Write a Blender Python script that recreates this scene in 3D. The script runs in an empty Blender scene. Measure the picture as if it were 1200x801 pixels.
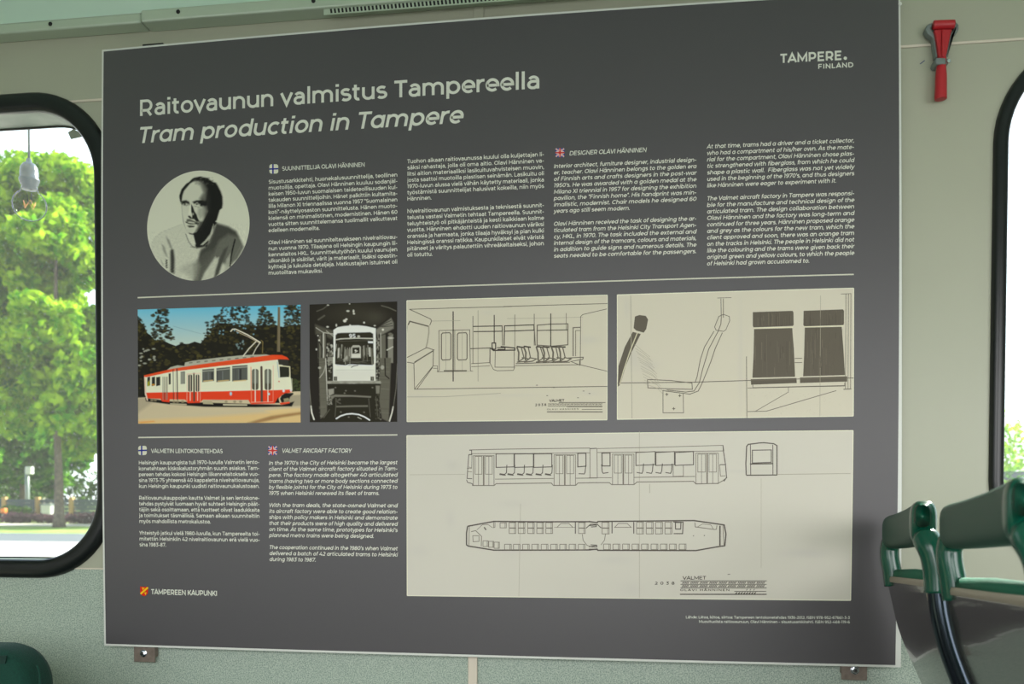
import bpy, bmesh, math, random
import numpy as np
from mathutils import Matrix, Vector, noise
random.seed(7); rng = np.random.default_rng(7)
S = bpy.context.scene
COL = S.collection

# ---------------------------------------------------------------- camera, sky, sun, lights, exposure
# world frame: X along the tram wall, Y out through the wall, Z up. Panel face lies in Y = 0.
RM = np.array([[.990877550, -.000878865874, .134762413], [.00405137498, .999721029, -.0232690685],
               [-.134704368, .0236027707, .990604685]])
FPX, CX, CY, KD = 1000.0, 600.0, 599.78, -0.033784
ZT = 2.10                                   # height of the panel's upper edge
CP = np.array([1.16879611, .9908217, -1.76250472])
CW = np.array([CP[0], CP[2], ZT - CP[1]])
cam_d = bpy.data.cameras.new('camera'); cam = bpy.data.objects.new('camera', cam_d); COL.objects.link(cam)
cam_d.sensor_width = 36; cam_d.lens = 30.0; cam_d.shift_y = (CY - 400.5) / 1200; cam_d.clip_start = .02
cam_d.clip_end = 500
def w3(v): return Vector((v[0], v[2], -v[1]))
rt, dnv, fw = w3(RM[0]), w3(RM[1]), w3(RM[2])
m = Matrix((rt, -dnv, -fw)).transposed().to_4x4(); m.translation = Vector(CW)
cam.matrix_world = m
cam_d.dof.use_dof = True; cam_d.dof.focus_distance = 1.85; cam_d.dof.aperture_fstop = 5.6
S.camera = cam
S.view_settings.view_transform = 'Standard'; S.view_settings.look = 'None'
S.view_settings.exposure = 0.0; S.view_settings.gamma = 1.0; S.view_settings.use_curve_mapping = False
W = bpy.data.worlds.new('sky'); S.world = W; W.use_nodes = True
nt = W.node_tree; bg = nt.nodes['Background']
tc = nt.nodes.new('ShaderNodeTexCoord'); sp = nt.nodes.new('ShaderNodeSeparateXYZ')
rp = nt.nodes.new('ShaderNodeValToRGB'); rp.color_ramp.elements[0].color = (.92, .97, 1, 1)
rp.color_ramp.elements[0].position = 0.0; rp.color_ramp.elements[1].position = .9
rp.color_ramp.elements[1].color = (.55, .75, 1, 1)
nt.links.new(tc.outputs['Generated'], sp.inputs[0]); nt.links.new(sp.outputs['Z'], rp.inputs[0])
nt.links.new(rp.outputs[0], bg.inputs[0]); bg.inputs[1].default_value = 2.2
sd = bpy.data.lights.new('sun', 'SUN'); sd.energy = 17; sd.angle = math.radians(.6); sd.color = (1, .95, .86)
so = bpy.data.objects.new('sun', sd); COL.objects.link(so)
so.rotation_euler = Vector((-.45, -.62, -.52)).to_track_quat('-Z', 'Y').to_euler()
for i, (x, en) in enumerate(((-.7, 5.5), (1.2, 13), (3.1, 19.5))):   # daylight through the windows opposite
    ld = bpy.data.lights.new('daylight_window', 'AREA'); ld.shape = 'RECTANGLE'; ld.size = 1.5; ld.size_y = .95
    ld.energy = en; ld.color = (1, .97, .96); ld.spread = math.radians(120)
    lo = bpy.data.objects.new('daylight_window', ld); COL.objects.link(lo)
    lo.location = (x, -2.33, 1.34); lo.rotation_euler = (math.radians(58), 0, 0)

# ---------------------------------------------------------------- helpers
def ray(px, py):
    d = RM.T @ np.array([(px - CX) / FPX, (py - CY) / FPX, 1.0]); return np.array([d[0], d[2], -d[1]])
def at(px, py, Y):
    d = ray(px, py); return CW + d * ((Y - CW[1]) / d[1])
def at_many(P, Y):
    P = np.asarray(P, float)
    D = np.stack([(P[:, 0] - CX) / FPX, (P[:, 1] - CY) / FPX, np.ones(len(P))], 1) @ RM
    D = D[:, [0, 2, 1]] * np.array([1, 1, -1.0])
    return CW + D * ((Y - CW[1]) / D[:, 1])[:, None]
def uv_px(U):      # panel layout (metres right, metres down) -> lens coordinates incl. the slight bow of the board
    U = np.asarray(U, float); P = np.concatenate([U, np.zeros((len(U), 1))], 1) - CP
    c = P @ RM.T; x = c[:, 0] / c[:, 2]; y = c[:, 1] / c[:, 2]; s = 1 + KD * (x * x + y * y)
    return np.stack([CX + FPX * x * s, CY + FPX * y * s], 1)
def px_uv(px, py):
    xd = (px - CX) / FPX; yd = (py - CY) / FPX; x, y = xd, yd
    for _ in range(12):
        s = 1 + KD * (x * x + y * y); x, y = xd / s, yd / s
    d = RM.T @ np.array([x, y, 1.0]); t = -CP[2] / d[2]; q = CP + d * t
    return q[0], q[1]
def panel_pts(U, Y): return at_many(uv_px(U), Y)

def props(o, label=None, cat=None, group=None, kind=None):
    for k, v in (('label', label), ('category', cat), ('group', group), ('kind', kind)):
        if v: o[k] = v
    return o
def mobj(name, verts, faces, mat, parent=None, smooth=False, cols=None, mats=None, midx=None):
    me = bpy.data.meshes.new(name)
    me.from_pydata([tuple(map(float, v)) for v in verts], [], [tuple(map(int, f)) for f in faces])
    for mm in (mats or [mat]): me.materials.append(mm)
    if midx is not None: me.polygons.foreach_set('material_index', midx)
    if smooth: me.polygons.foreach_set('use_smooth', [True] * len(me.polygons))
    if cols is not None:
        a = me.color_attributes.new('Col', 'FLOAT_COLOR', 'POINT')
        c = np.ones((len(verts), 4), np.float32); c[:, :3] = cols; a.data.foreach_set('color', c.ravel())
    me.update()
    o = bpy.data.objects.new(name, me); COL.objects.link(o)
    if parent: o.parent = parent
    return o
def empty(name, loc=(0, 0, 0)):
    o = bpy.data.objects.new(name, None); COL.objects.link(o); o.location = loc; o.empty_display_size = .05
    return o
def child(o, parent):      # keep world place
    o.parent = parent; o.matrix_parent_inverse = Matrix.Translation(-Vector(parent.location)); return o
def bm_obj(name, bm, mat, parent=None, smooth=False, bev=0, seg=2):
    me = bpy.data.meshes.new(name); bmesh.ops.recalc_face_normals(bm, faces=bm.faces); bm.to_mesh(me); bm.free()
    me.materials.append(mat)
    if smooth: me.polygons.foreach_set('use_smooth', [True] * len(me.polygons))
    o = bpy.data.objects.new(name, me); COL.objects.link(o)
    if bev:
        b = o.modifiers.new('bevel', 'BEVEL'); b.width = bev; b.segments = seg; b.limit_method = 'ANGLE'
    if parent: child(o, parent)
    return o
def add_box(bm, lo, hi):
    vs = [bm.verts.new((x, y, z)) for x in (lo[0], hi[0]) for y in (lo[1], hi[1]) for z in (lo[2], hi[2])]
    for f in ((0, 1, 3, 2), (4, 6, 7, 5), (0, 4, 5, 1), (2, 3, 7, 6), (0, 2, 6, 4), (1, 5, 7, 3)):
        bm.faces.new([vs[i] for i in f])
def box(name, lo, hi, mat, parent=None, bev=0):
    bm = bmesh.new(); add_box(bm, lo, hi); return bm_obj(name, bm, mat, parent, bev=bev)
def sweep(bm, path, prof, closed=False, rad=None, caps=True):
    """tube along path; prof = int (round, rad per point) """
    path = [Vector(p) for p in path]; n = len(path); rings = []
    t0 = (path[1] - path[0]).normalized(); up = Vector((0, 0, 1)) if abs(t0.z) < .9 else Vector((0, 1, 0))
    nrm = (up - t0 * up.dot(t0)).normalized()
    for i, p in enumerate(path):
        t = (path[min(i + 1, n - 1)] - path[max(i - 1, 0)]).normalized()
        nrm = (nrm - t * nrm.dot(t)).normalized(); b = t.cross(nrm)
        r = rad[i] if hasattr(rad, '__len__') else rad
        if not hasattr(r, '__len__'): r = (r, r)
        rings.append([bm.verts.new(p + nrm * math.cos(a) * r[0] + b * math.sin(a) * r[1])
                      for a in [2 * math.pi * k / prof for k in range(prof)]])
    for i in range(n - 1):
        for k in range(prof):
            bm.faces.new((rings[i][k], rings[i][(k + 1) % prof], rings[i + 1][(k + 1) % prof], rings[i + 1][k]))
    if caps: bm.faces.new(rings[0][::-1]); bm.faces.new(rings[-1])
def spline(pts, n=8):       # Catmull-Rom
    P = [Vector(p) for p in pts]; P = [P[0] * 2 - P[1]] + P + [P[-1] * 2 - P[-2]]; out = []
    for i in range(1, len(P) - 2):
        for k in range(n):
            t = k / n; a, b, c, d = P[i - 1:i + 3]
            out.append(.5 * ((2 * b) + (c - a) * t + (2 * a - 5 * b + 4 * c - d) * t * t + (3 * b - a - 3 * c + d) * t ** 3))
    return out + [P[-2]]
def lathe(bm, c, axis, prof, n=24):     # prof: (radius, height along axis)
    axis = Vector(axis).normalized(); u = axis.orthogonal().normalized(); v = axis.cross(u); c = Vector(c); R = []
    for r, h in prof:
        R.append([bm.verts.new(c + axis * h + (u * math.cos(2 * math.pi * k / n) + v * math.sin(2 * math.pi * k / n)) * max(r, 1e-5)) for k in range(n)])
    for i in range(len(R) - 1):
        for k in range(n): bm.faces.new((R[i][k], R[i][(k + 1) % n], R[i + 1][(k + 1) % n], R[i + 1][k]))
    bm.faces.new(R[0][::-1]); bm.faces.new(R[-1])
def prism(bm, pts3, dvec):
    a = [bm.verts.new(Vector(p)) for p in pts3]; b = [bm.verts.new(Vector(p) + Vector(dvec)) for p in pts3]; n = len(a)
    bm.faces.new(a); bm.faces.new(b[::-1])
    for i in range(n): bm.faces.new((a[i], b[i], b[(i + 1) % n], a[(i + 1) % n]))
def pxprism(bm, poly, Y0, Y1): prism(bm, at_many(poly, Y0), (0, Y1 - Y0, 0))

def sr(r, g=None, b=None):   # sRGB 0-255 -> linear
    if g is None: r, g, b = (r, r, r) if not hasattr(r, '__len__') else r
    f = lambda c: (c / 255 / 12.92) if c <= 10.3 else ((c / 255 + .055) / 1.055) ** 2.4
    return (f(r), f(g), f(b))
def mat(name, col=(.5, .5, .5), rough=.5, metal=0, spec=.5, noise_amt=0, nscale=50, bump=0, bscale=200, col2=None,
        attr=None, coat=0, sheen=0, detail=4):
    M = bpy.data.materials.new(name); M.use_nodes = True; N = M.node_tree; b = N.nodes['Principled BSDF']
    b.inputs['Base Color'].default_value = (*col, 1); b.inputs['Roughness'].default_value = rough
    b.inputs['Metallic'].default_value = metal; b.inputs['Specular IOR Level'].default_value = spec
    b.inputs['Coat Weight'].default_value = coat; b.inputs['Sheen Weight'].default_value = sheen
    tcn = N.nodes.new('ShaderNodeTexCoord')
    if attr:
        a = N.nodes.new('ShaderNodeVertexColor'); a.layer_name = attr; N.links.new(a.outputs[0], b.inputs['Base Color'])
    if col2 is not None:
        n = N.nodes.new('ShaderNodeTexNoise'); n.inputs['Scale'].default_value = nscale; n.inputs['Detail'].default_value = detail
        r = N.nodes.new('ShaderNodeValToRGB'); r.color_ramp.elements[0].position = .5 - noise_amt
        r.color_ramp.elements[1].position = .5 + noise_amt
        r.color_ramp.elements[0].color = (*col, 1); r.color_ramp.elements[1].color = (*col2, 1)
        N.links.new(tcn.outputs['Object'], n.inputs['Vector']); N.links.new(n.outputs[0], r.inputs[0])
        N.links.new(r.outputs[0], b.inputs['Base Color'])
    if bump:
        n = N.nodes.new('ShaderNodeTexNoise'); n.inputs['Scale'].default_value = bscale; n.inputs['Detail'].default_value = 3
        u = N.nodes.new('ShaderNodeBump'); u.inputs['Strength'].default_value = bump; u.inputs['Distance'].default_value = .002
        N.links.new(tcn.outputs['Object'], n.inputs['Vector']); N.links.new(n.outputs[0], u.inputs['Height'])
        N.links.new(u.outputs[0], b.inputs['Normal'])
    return M
M_wall = mat('cream_wall_panel', sr(166, 168, 147), .42, col2=sr(172, 173, 153), noise_amt=.25, nscale=3)
M_lam = mat('speckled_laminate', sr(130, 148, 136), .5, col2=sr(186, 198, 182), noise_amt=.13, nscale=420, detail=2)
M_trim = mat('cream_trim', sr(214, 204, 186), .4)
M_ceil = mat('ceiling_panel', sr(190, 216, 196), .3, col2=sr(196, 220, 202), noise_amt=.3, nscale=4)
M_ctrim = mat('ceiling_moulding', sr(176, 190, 168), .3)
M_dark = mat('dark_void', sr(18, 20, 18), .7)
M_rub = mat('black_rubber', sr(20, 24, 24), .3, spec=.4)
M_reveal = mat('grey_green_reveal', sr(110, 122, 112), .45, col2=sr(84, 96, 88), noise_amt=.2, nscale=14)
M_board = mat('white_board_core', sr(214, 216, 208), .4)
M_print = mat('dark_grey_print', sr(72, 69, 71), .46, spec=.65)
M_ink = mat('printed_ink', (1, 1, 1), .5, spec=.12, attr='Col')
M_floor = mat('grey_floor', sr(92, 94, 92), .6, col2=sr(110, 112, 108), noise_amt=.2, nscale=80)
M_steel = mat('dark_steel_tube', sr(52, 60, 68), .18, metal=.85)
M_green = mat('green_vinyl', sr(0, 72, 54), .24, spec=.6, bump=.05, bscale=120)
M_pad = mat('green_padded_vinyl', sr(12, 66, 50), .5, spec=.25, sheen=.0, bump=.25, bscale=500)
M_fab = mat('dark_green_fabric', sr(0, 50, 40), .9, col2=sr(2, 68, 52), noise_amt=.2, nscale=400, bump=.5, bscale=600, sheen=.04)
M_shell = mat('charcoal_plastic_shell', sr(62, 58, 56), .16, spec=.7, coat=.4)
M_rim = mat('light_shell_edge', sr(150, 138, 120), .4)
M_red = mat('red_plastic', sr(176, 34, 42), .4, bump=.1, bscale=300)
M_grey = mat('grey_plastic', sr(112, 122, 118), .45)
M_brk = mat('brown_grey_bracket', sr(110, 98, 88), .55, col2=sr(128, 116, 104), noise_amt=.2, nscale=90)
M_zinc = mat('zinc_bolt', sr(205, 210, 215), .22, metal=1)
M_sock = mat('hazed_black_bakelite', sr(58, 70, 78), .35)  # black lifted to blue-grey, window haze put into the colour
M_fil = mat('copper_filament', sr(220, 150, 80), .4, metal=.6)

# ---------------------------------------------------------------- room shell
YW = .025                                    # face of the window wall
def rrect(x0, z0, x1, z1, r, n=10):
    out = []
    for cx, cz, a0 in ((x1 - r, z1 - r, 0), (x0 + r, z1 - r, 90), (x0 + r, z0 + r, 180), (x1 - r, z0 + r, 270)):
        for k in range(n + 1):
            a = math.radians(a0 + 90 * k / n); out.append((cx + r * math.cos(a), cz + r * math.sin(a)))
    return out
def plate(name, outer, holes, y0, y1, mt):
    cu = bpy.data.curves.new(name, 'CURVE'); cu.dimensions = '2D'; cu.fill_mode = 'BOTH'; cu.extrude = abs(y1 - y0) / 2
    for loop in [outer] + holes:
        s = cu.splines.new('POLY'); s.points.add(len(loop) - 1); s.use_cyclic_u = True
        for p, q in zip(s.points, loop): p.co = (q[0], q[1], 0, 1)
    tmp = bpy.data.objects.new('tmp', cu); COL.objects.link(tmp)
    me = bpy.data.meshes.new_from_object(tmp.evaluated_get(bpy.context.evaluated_depsgraph_get()))
    bpy.data.objects.remove(tmp); bpy.data.curves.remove(cu)
    for v in me.vertices: v.co = (v.co.x, (y0 + y1) / 2 + v.co.z, v.co.y)
    me.name = name; me.materials.clear(); me.materials.append(mt)
    o = bpy.data.objects.new(name, me); COL.objects.link(o); return o
XA, XB, YB = -1.7, 4.1, -2.36
WIN = [(-1.35, .949, -.013, 1.971, .155), (1.893, .949, 3.2, 1.971, .185)]
BELT = .935
wall = plate('wall_front', [(XA, BELT), (XB, BELT), (XB, 2.62), (XA, 2.62)],
             [rrect(a, b, c, d, r) for a, b, c, d, r in WIN], YW, .115, M_wall); props(wall, kind='structure')
lower = props(box('wall_front_lower', (XA, YW + .0015, 0), (XB, .115, BELT), M_lam), kind='structure')
props(box('floor', (XA, YB, -.06), (XB, .115, 0), M_floor), kind='structure')
props(box('wall_left', (XA - .05, YB, 0), (XA, .115, 2.6), M_wall), kind='structure')
props(box('wall_right', (XB, YB, 0), (XB + .05, .115, 2.6), M_wall), kind='structure')
wb = plate('wall_back', [(XA, 0), (XB, 0), (XB, 2.62), (XA, 2.62)],
           [rrect(x - .74, .87, x + .74, 1.81, .14) for x in (-.7, 1.2, 3.1)], YB - .05, YB, M_wall)
props(wb, kind='structure')
# ceiling: cove rising from the trim, then the flat middle
prof = []
for t in np.linspace(0, 1, 15):
    a = t * math.pi / 2; prof.append((-.012 - .62 * math.sin(a) ** 1.0 * t - .0, 2.147 + .30 * (1 - (1 - t) ** 1.7)))
prof += [(-1.2, 2.45), (-1.75, 2.447), (-2.2, 2.30), (YB, 2.147)]
vs = []; fs = []
for x in (XA, XB):
    for (y, z) in prof: vs.append((x, y, z))
    for (y, z) in prof: vs.append((x, y, z + .03))
n = len(prof); q = 2 * n
for i in range(n - 1):
    fs.append((i, i + 1, q + i + 1, q + i)); fs.append((n + i, q + n + i, q + n + i + 1, n + i + 1))
props(mobj('ceiling', vs, fs, M_ceil, smooth=True), kind='structure')
# mouldings under the ceiling
def bar(name, x0, x1, z0, z1, y0, mt, bev=.002, y1=YW):
    return props(box(name, (x0, y0, z0), (x1, y1, z1), mt, bev=bev), kind='structure')
t1 = bar('trim_1', XA, .118, 2.125, 2.147, -.014, M_ctrim, .004)
t2 = bar('trim_2', .120, XB, 2.124, 2.150, -.018, M_ctrim, .004)
for x, z, tt in ((-.095, 2.137, t1), (.207, 2.139, t2), (.51, 2.139, t2), (1.2, 2.139, t2)):
    bm = bmesh.new(); lathe(bm, (x, tt.bound_box[0][1] + .001 if False else (-.0145 if tt is t1 else -.0185), z), (0, -1, 0), [(.0045, 0), (.0045, .001), (.003, .002), (0, .0022)], 12)
    bm_obj('screw', bm, M_dark, tt)
bar('trim_3', -.2, 1.95, 1.9815, 1.9865, YW - .003, M_trim, .001)
bar('trim_4', .832, .852, 0, BELT - .002, YW - .006, M_trim, .0015)
bar('trim_5', .844, .866, 1.988, 2.124, YW - .005, M_wall, .0015)
bar('trim_6', XA, XB, BELT - .002, BELT + .001, YW - .001, M_trim, 0)
# perforated air strip under the moulding
vent = empty('air_vent', (.9, -.01, 2.115))
props(vent, 'pale green slotted air strip under the ceiling moulding above the panel', 'vent')
child(box('vent_strip', (.53, -.012, 2.112), (1.55, -.009, 2.1265), M_ctrim), vent)
bm = bmesh.new()
for i in range(122):
    x = .545 + i * .0082
    prism(bm, [(x, -.0123, 2.1145), (x + .0042, -.0123, 2.1145), (x + .0026, -.0123, 2.1235), (x - .0016, -.0123, 2.1235)], (0, .002, 0))
o = bm_obj('slot', bm, M_dark, vent); o['kind'] = 'stuff'
# wall marks and small fixings
def dot(name, px, py, r, mt, lab, cat='screw', Y=YW):
    p = at(px, py, Y); bm = bmesh.new(); lathe(bm, p, (0, -1, 0), [(r, 0), (r * .9, .0012), (r * .4, .0018), (0, .0018)], 14)
    o = bm_obj(name, bm, mt); props(o, lab, cat); return o

# ---------------------------------------------------------------- windows
M_glass = bpy.data.materials.new('dusty_window_glass'); M_glass.use_nodes = True; N = M_glass.node_tree; N.nodes.clear()
out = N.nodes.new('ShaderNodeOutputMaterial'); tr = N.nodes.new('ShaderNodeBsdfTransparent'); tr.inputs[0].default_value = (.93, .97, .95, 1)
gl = N.nodes.new('ShaderNodeBsdfGlossy'); gl.inputs['Roughness'].default_value = .02
df = N.nodes.new('ShaderNodeBsdfTranslucent'); df.inputs[0].default_value = (.9, .95, .92, 1)
fr = N.nodes.new('ShaderNodeFresnel'); fr.inputs[0].default_value = 1.3
mx = N.nodes.new('ShaderNodeMixShader'); m2 = N.nodes.new('ShaderNodeMixShader')
vo = N.nodes.new('ShaderNodeTexVoronoi'); vo.inputs['Scale'].default_value = 90
rr = N.nodes.new('ShaderNodeValToRGB'); rr.color_ramp.elements[0].position = .06; rr.color_ramp.elements[1].position = .13
rr.color_ramp.elements[0].color = (.14, .14, .14, 1); rr.color_ramp.elements[1].color = (.022, .022, .022, 1)
t_ = N.nodes.new('ShaderNodeTexCoord'); N.links.new(t_.outputs['Object'], vo.inputs['Vector'])
N.links.new(vo.outputs['Distance'], rr.inputs[0]); N.links.new(rr.outputs[0], m2.inputs[0])
N.links.new(tr.outputs[0], m2.inputs[1]); N.links.new(df.outputs[0], m2.inputs[2])
N.links.new(fr.outputs[0], mx.inputs[0]); N.links.new(m2.outputs[0], mx.inputs[1]); N.links.new(gl.outputs[0], mx.inputs[2])
N.links.new(mx.outputs[0], out.inputs[0])
def loop_strip(name, secs, mt, parent, close=True, smooth=True):
    """secs: list of (offset outward, y) ; lofted around the opening"""
    a, b, c, d, r = parent['rr']; V = []; F = []; n = None
    for off, y in secs:
        L = rrect(a - off, b - off, c + off, d + off, r + off, 14); n = len(L); V += [(x, y, z) for x, z in L]
    for i in range(len(secs) - 1):
        for k in range(n): F.append((i * n + k, i * n + (k + 1) % n, (i + 1) * n + (k + 1) % n, (i + 1) * n + k))
    return mobj(name, V, F, mt, parent, smooth=smooth)
for i, wr in enumerate(WIN):
    w_ = bpy.data.objects.new('window_%d' % (i + 1), None); COL.objects.link(w_); w_['kind'] = 'structure'; w_['rr'] = wr
    loop_strip('gasket', [(a_ * (1 if i == 0 else .62), b_) for a_, b_ in ((-.001, .034), (-.005, .028), (-.005, .020), (-.001, .0140), (.007, .0115), (.020, .0108), (.030, .0118),
                          (.036, .0165), (.038, .0265))], M_rub, w_)
    loop_strip('window_frame', [(-.001, .030), (-.001, .113)], M_reveal, w_)
    loop_strip('glazing_bead', [(-.001, .104), (-.004, .105), (-.004, .110), (-.001, .112)], M_rub, w_)
    a, b, c, d, r = wr; L = rrect(a + .003, b + .003, c - .003, d - .003, r, 14); nL = len(L)
    mobj('pane', [(x, .112, z) for x, z in L] , [tuple(range(nL))], M_glass, w_)
    if i == 0:
        P = [(79.5, 155), (86, 151), (95, 156), (96.5, 160), (83, 163)]
        bm = bmesh.new(); pxprism(bm, P, .1105, .1116); s = bm_obj('sticker', bm, mat('old_sticker', sr(150, 160, 140), .7)); s.parent = w_
    del w_['rr']

# ---------------------------------------------------------------- information panel
PW, PH = 1.70, 1.3371538965
panel = empty('information_panel', (PW / 2, .005, ZT - PH))
props(panel, 'large dark grey bilingual information panel about tram production mounted on the tram wall', 'panel')
def edge_loop(u0, v0, u1, v1, n=16):
    L = []
    for k in range(n): L.append((u0 + (u1 - u0) * k / n, v0))
    for k in range(n): L.append((u1, v0 + (v1 - v0) * k / n))
    for k in range(n): L.append((u1 + (u0 - u1) * k / n, v1))
    for k in range(n): L.append((u0, v1 + (v0 - v1) * k / n))
    return L
L = edge_loop(-.0005, -.0005, PW + .002, PH + .001)
# the right border widens towards the bottom
L = [(u + (.007 * max(0, v / PH) ** 2 if u > PW else 0), v) for u, v in L]
bm = bmesh.new(); prism(bm, panel_pts(L, 0), (0, .010, 0)); bm_obj('board', bm, M_board, panel)
ly = lambda k: -.00015 * k - .0002
L = edge_loop(.0035, .0035, PW - .0015, PH - .0035); P = panel_pts(L, ly(0))
child(mobj('print_sheet', P, [tuple(range(len(P)))[::-1]], M_print), panel)

INK = {}
class Ink:
    """flat print collected in photo-layout coordinates, laid on the board face"""
    def __init__(s): s.V = []; s.F = []; s.C = []; s.Z = []; s.n = 0; s.c = 0
    def poly(s, pts, col):
        s.c += 1; s.Z.append(np.full(len(pts), s.c % 5)); s.V.append(np.asarray(pts, float)); s.F.append(tuple(range(s.n, s.n + len(pts)))); s.C += [col] * len(pts); s.n += len(pts)
    def quads(s, V, Fq, col, z=None):
        s.c += 1; s.Z.append(np.full(len(V), s.c % 5) if z is None else z); s.V.append(V); s.F += [tuple(int(i) + s.n for i in f) for f in Fq]; s.C += [col] * len(V); s.n += len(V)
    def line(s, pts, w, col):
        V, Fq = stroke(np.asarray(pts, float), w); s.quads(V, Fq, col)
    def done(s, name, layer, parent=panel):
        V = at_many(np.concatenate(s.V), ly(layer)); V[:, 1] -= np.concatenate(s.Z) * 2.2e-5; o = mobj(name, V, s.F, M_ink, cols=s.C)
        return child(o, parent)
def stroke(P, w):
    keep = [0]
    for i in range(1, len(P)):
        if np.hypot(*(P[i] - P[keep[-1]])) > 1e-6: keep.append(i)
    P = P[keep]
    if len(P) < 2: P = np.array([P[0], P[0] + [w, 0]])
    closed = np.hypot(*(P[0] - P[-1])) < 1e-4 and len(P) > 3
    if closed: P = P[:-1]
    n = len(P); d = np.roll(P, -1, 0) - P; ln = np.hypot(d[:, 0], d[:, 1])[:, None]; d = d / np.maximum(ln, 1e-9)
    nr = np.stack([-d[:, 1], d[:, 0]], 1); prev = np.roll(nr, 1, 0)
    if not closed: nr[-1] = nr[-2]; prev[0] = nr[0]; prev[-1] = nr[-2]
    mi = nr + prev; mi /= np.maximum(np.hypot(mi[:, 0], mi[:, 1])[:, None], 1e-6)
    k = 1 / np.clip((mi * nr).sum(1), .4, 1)[:, None]; off = mi * k * w / 2
    V = np.concatenate([P + off, P - off]); m_ = n if closed else n - 1
    F = [(i, (i + 1) % n, n + (i + 1) % n, n + i) for i in range(m_)]
    return V, F

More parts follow.
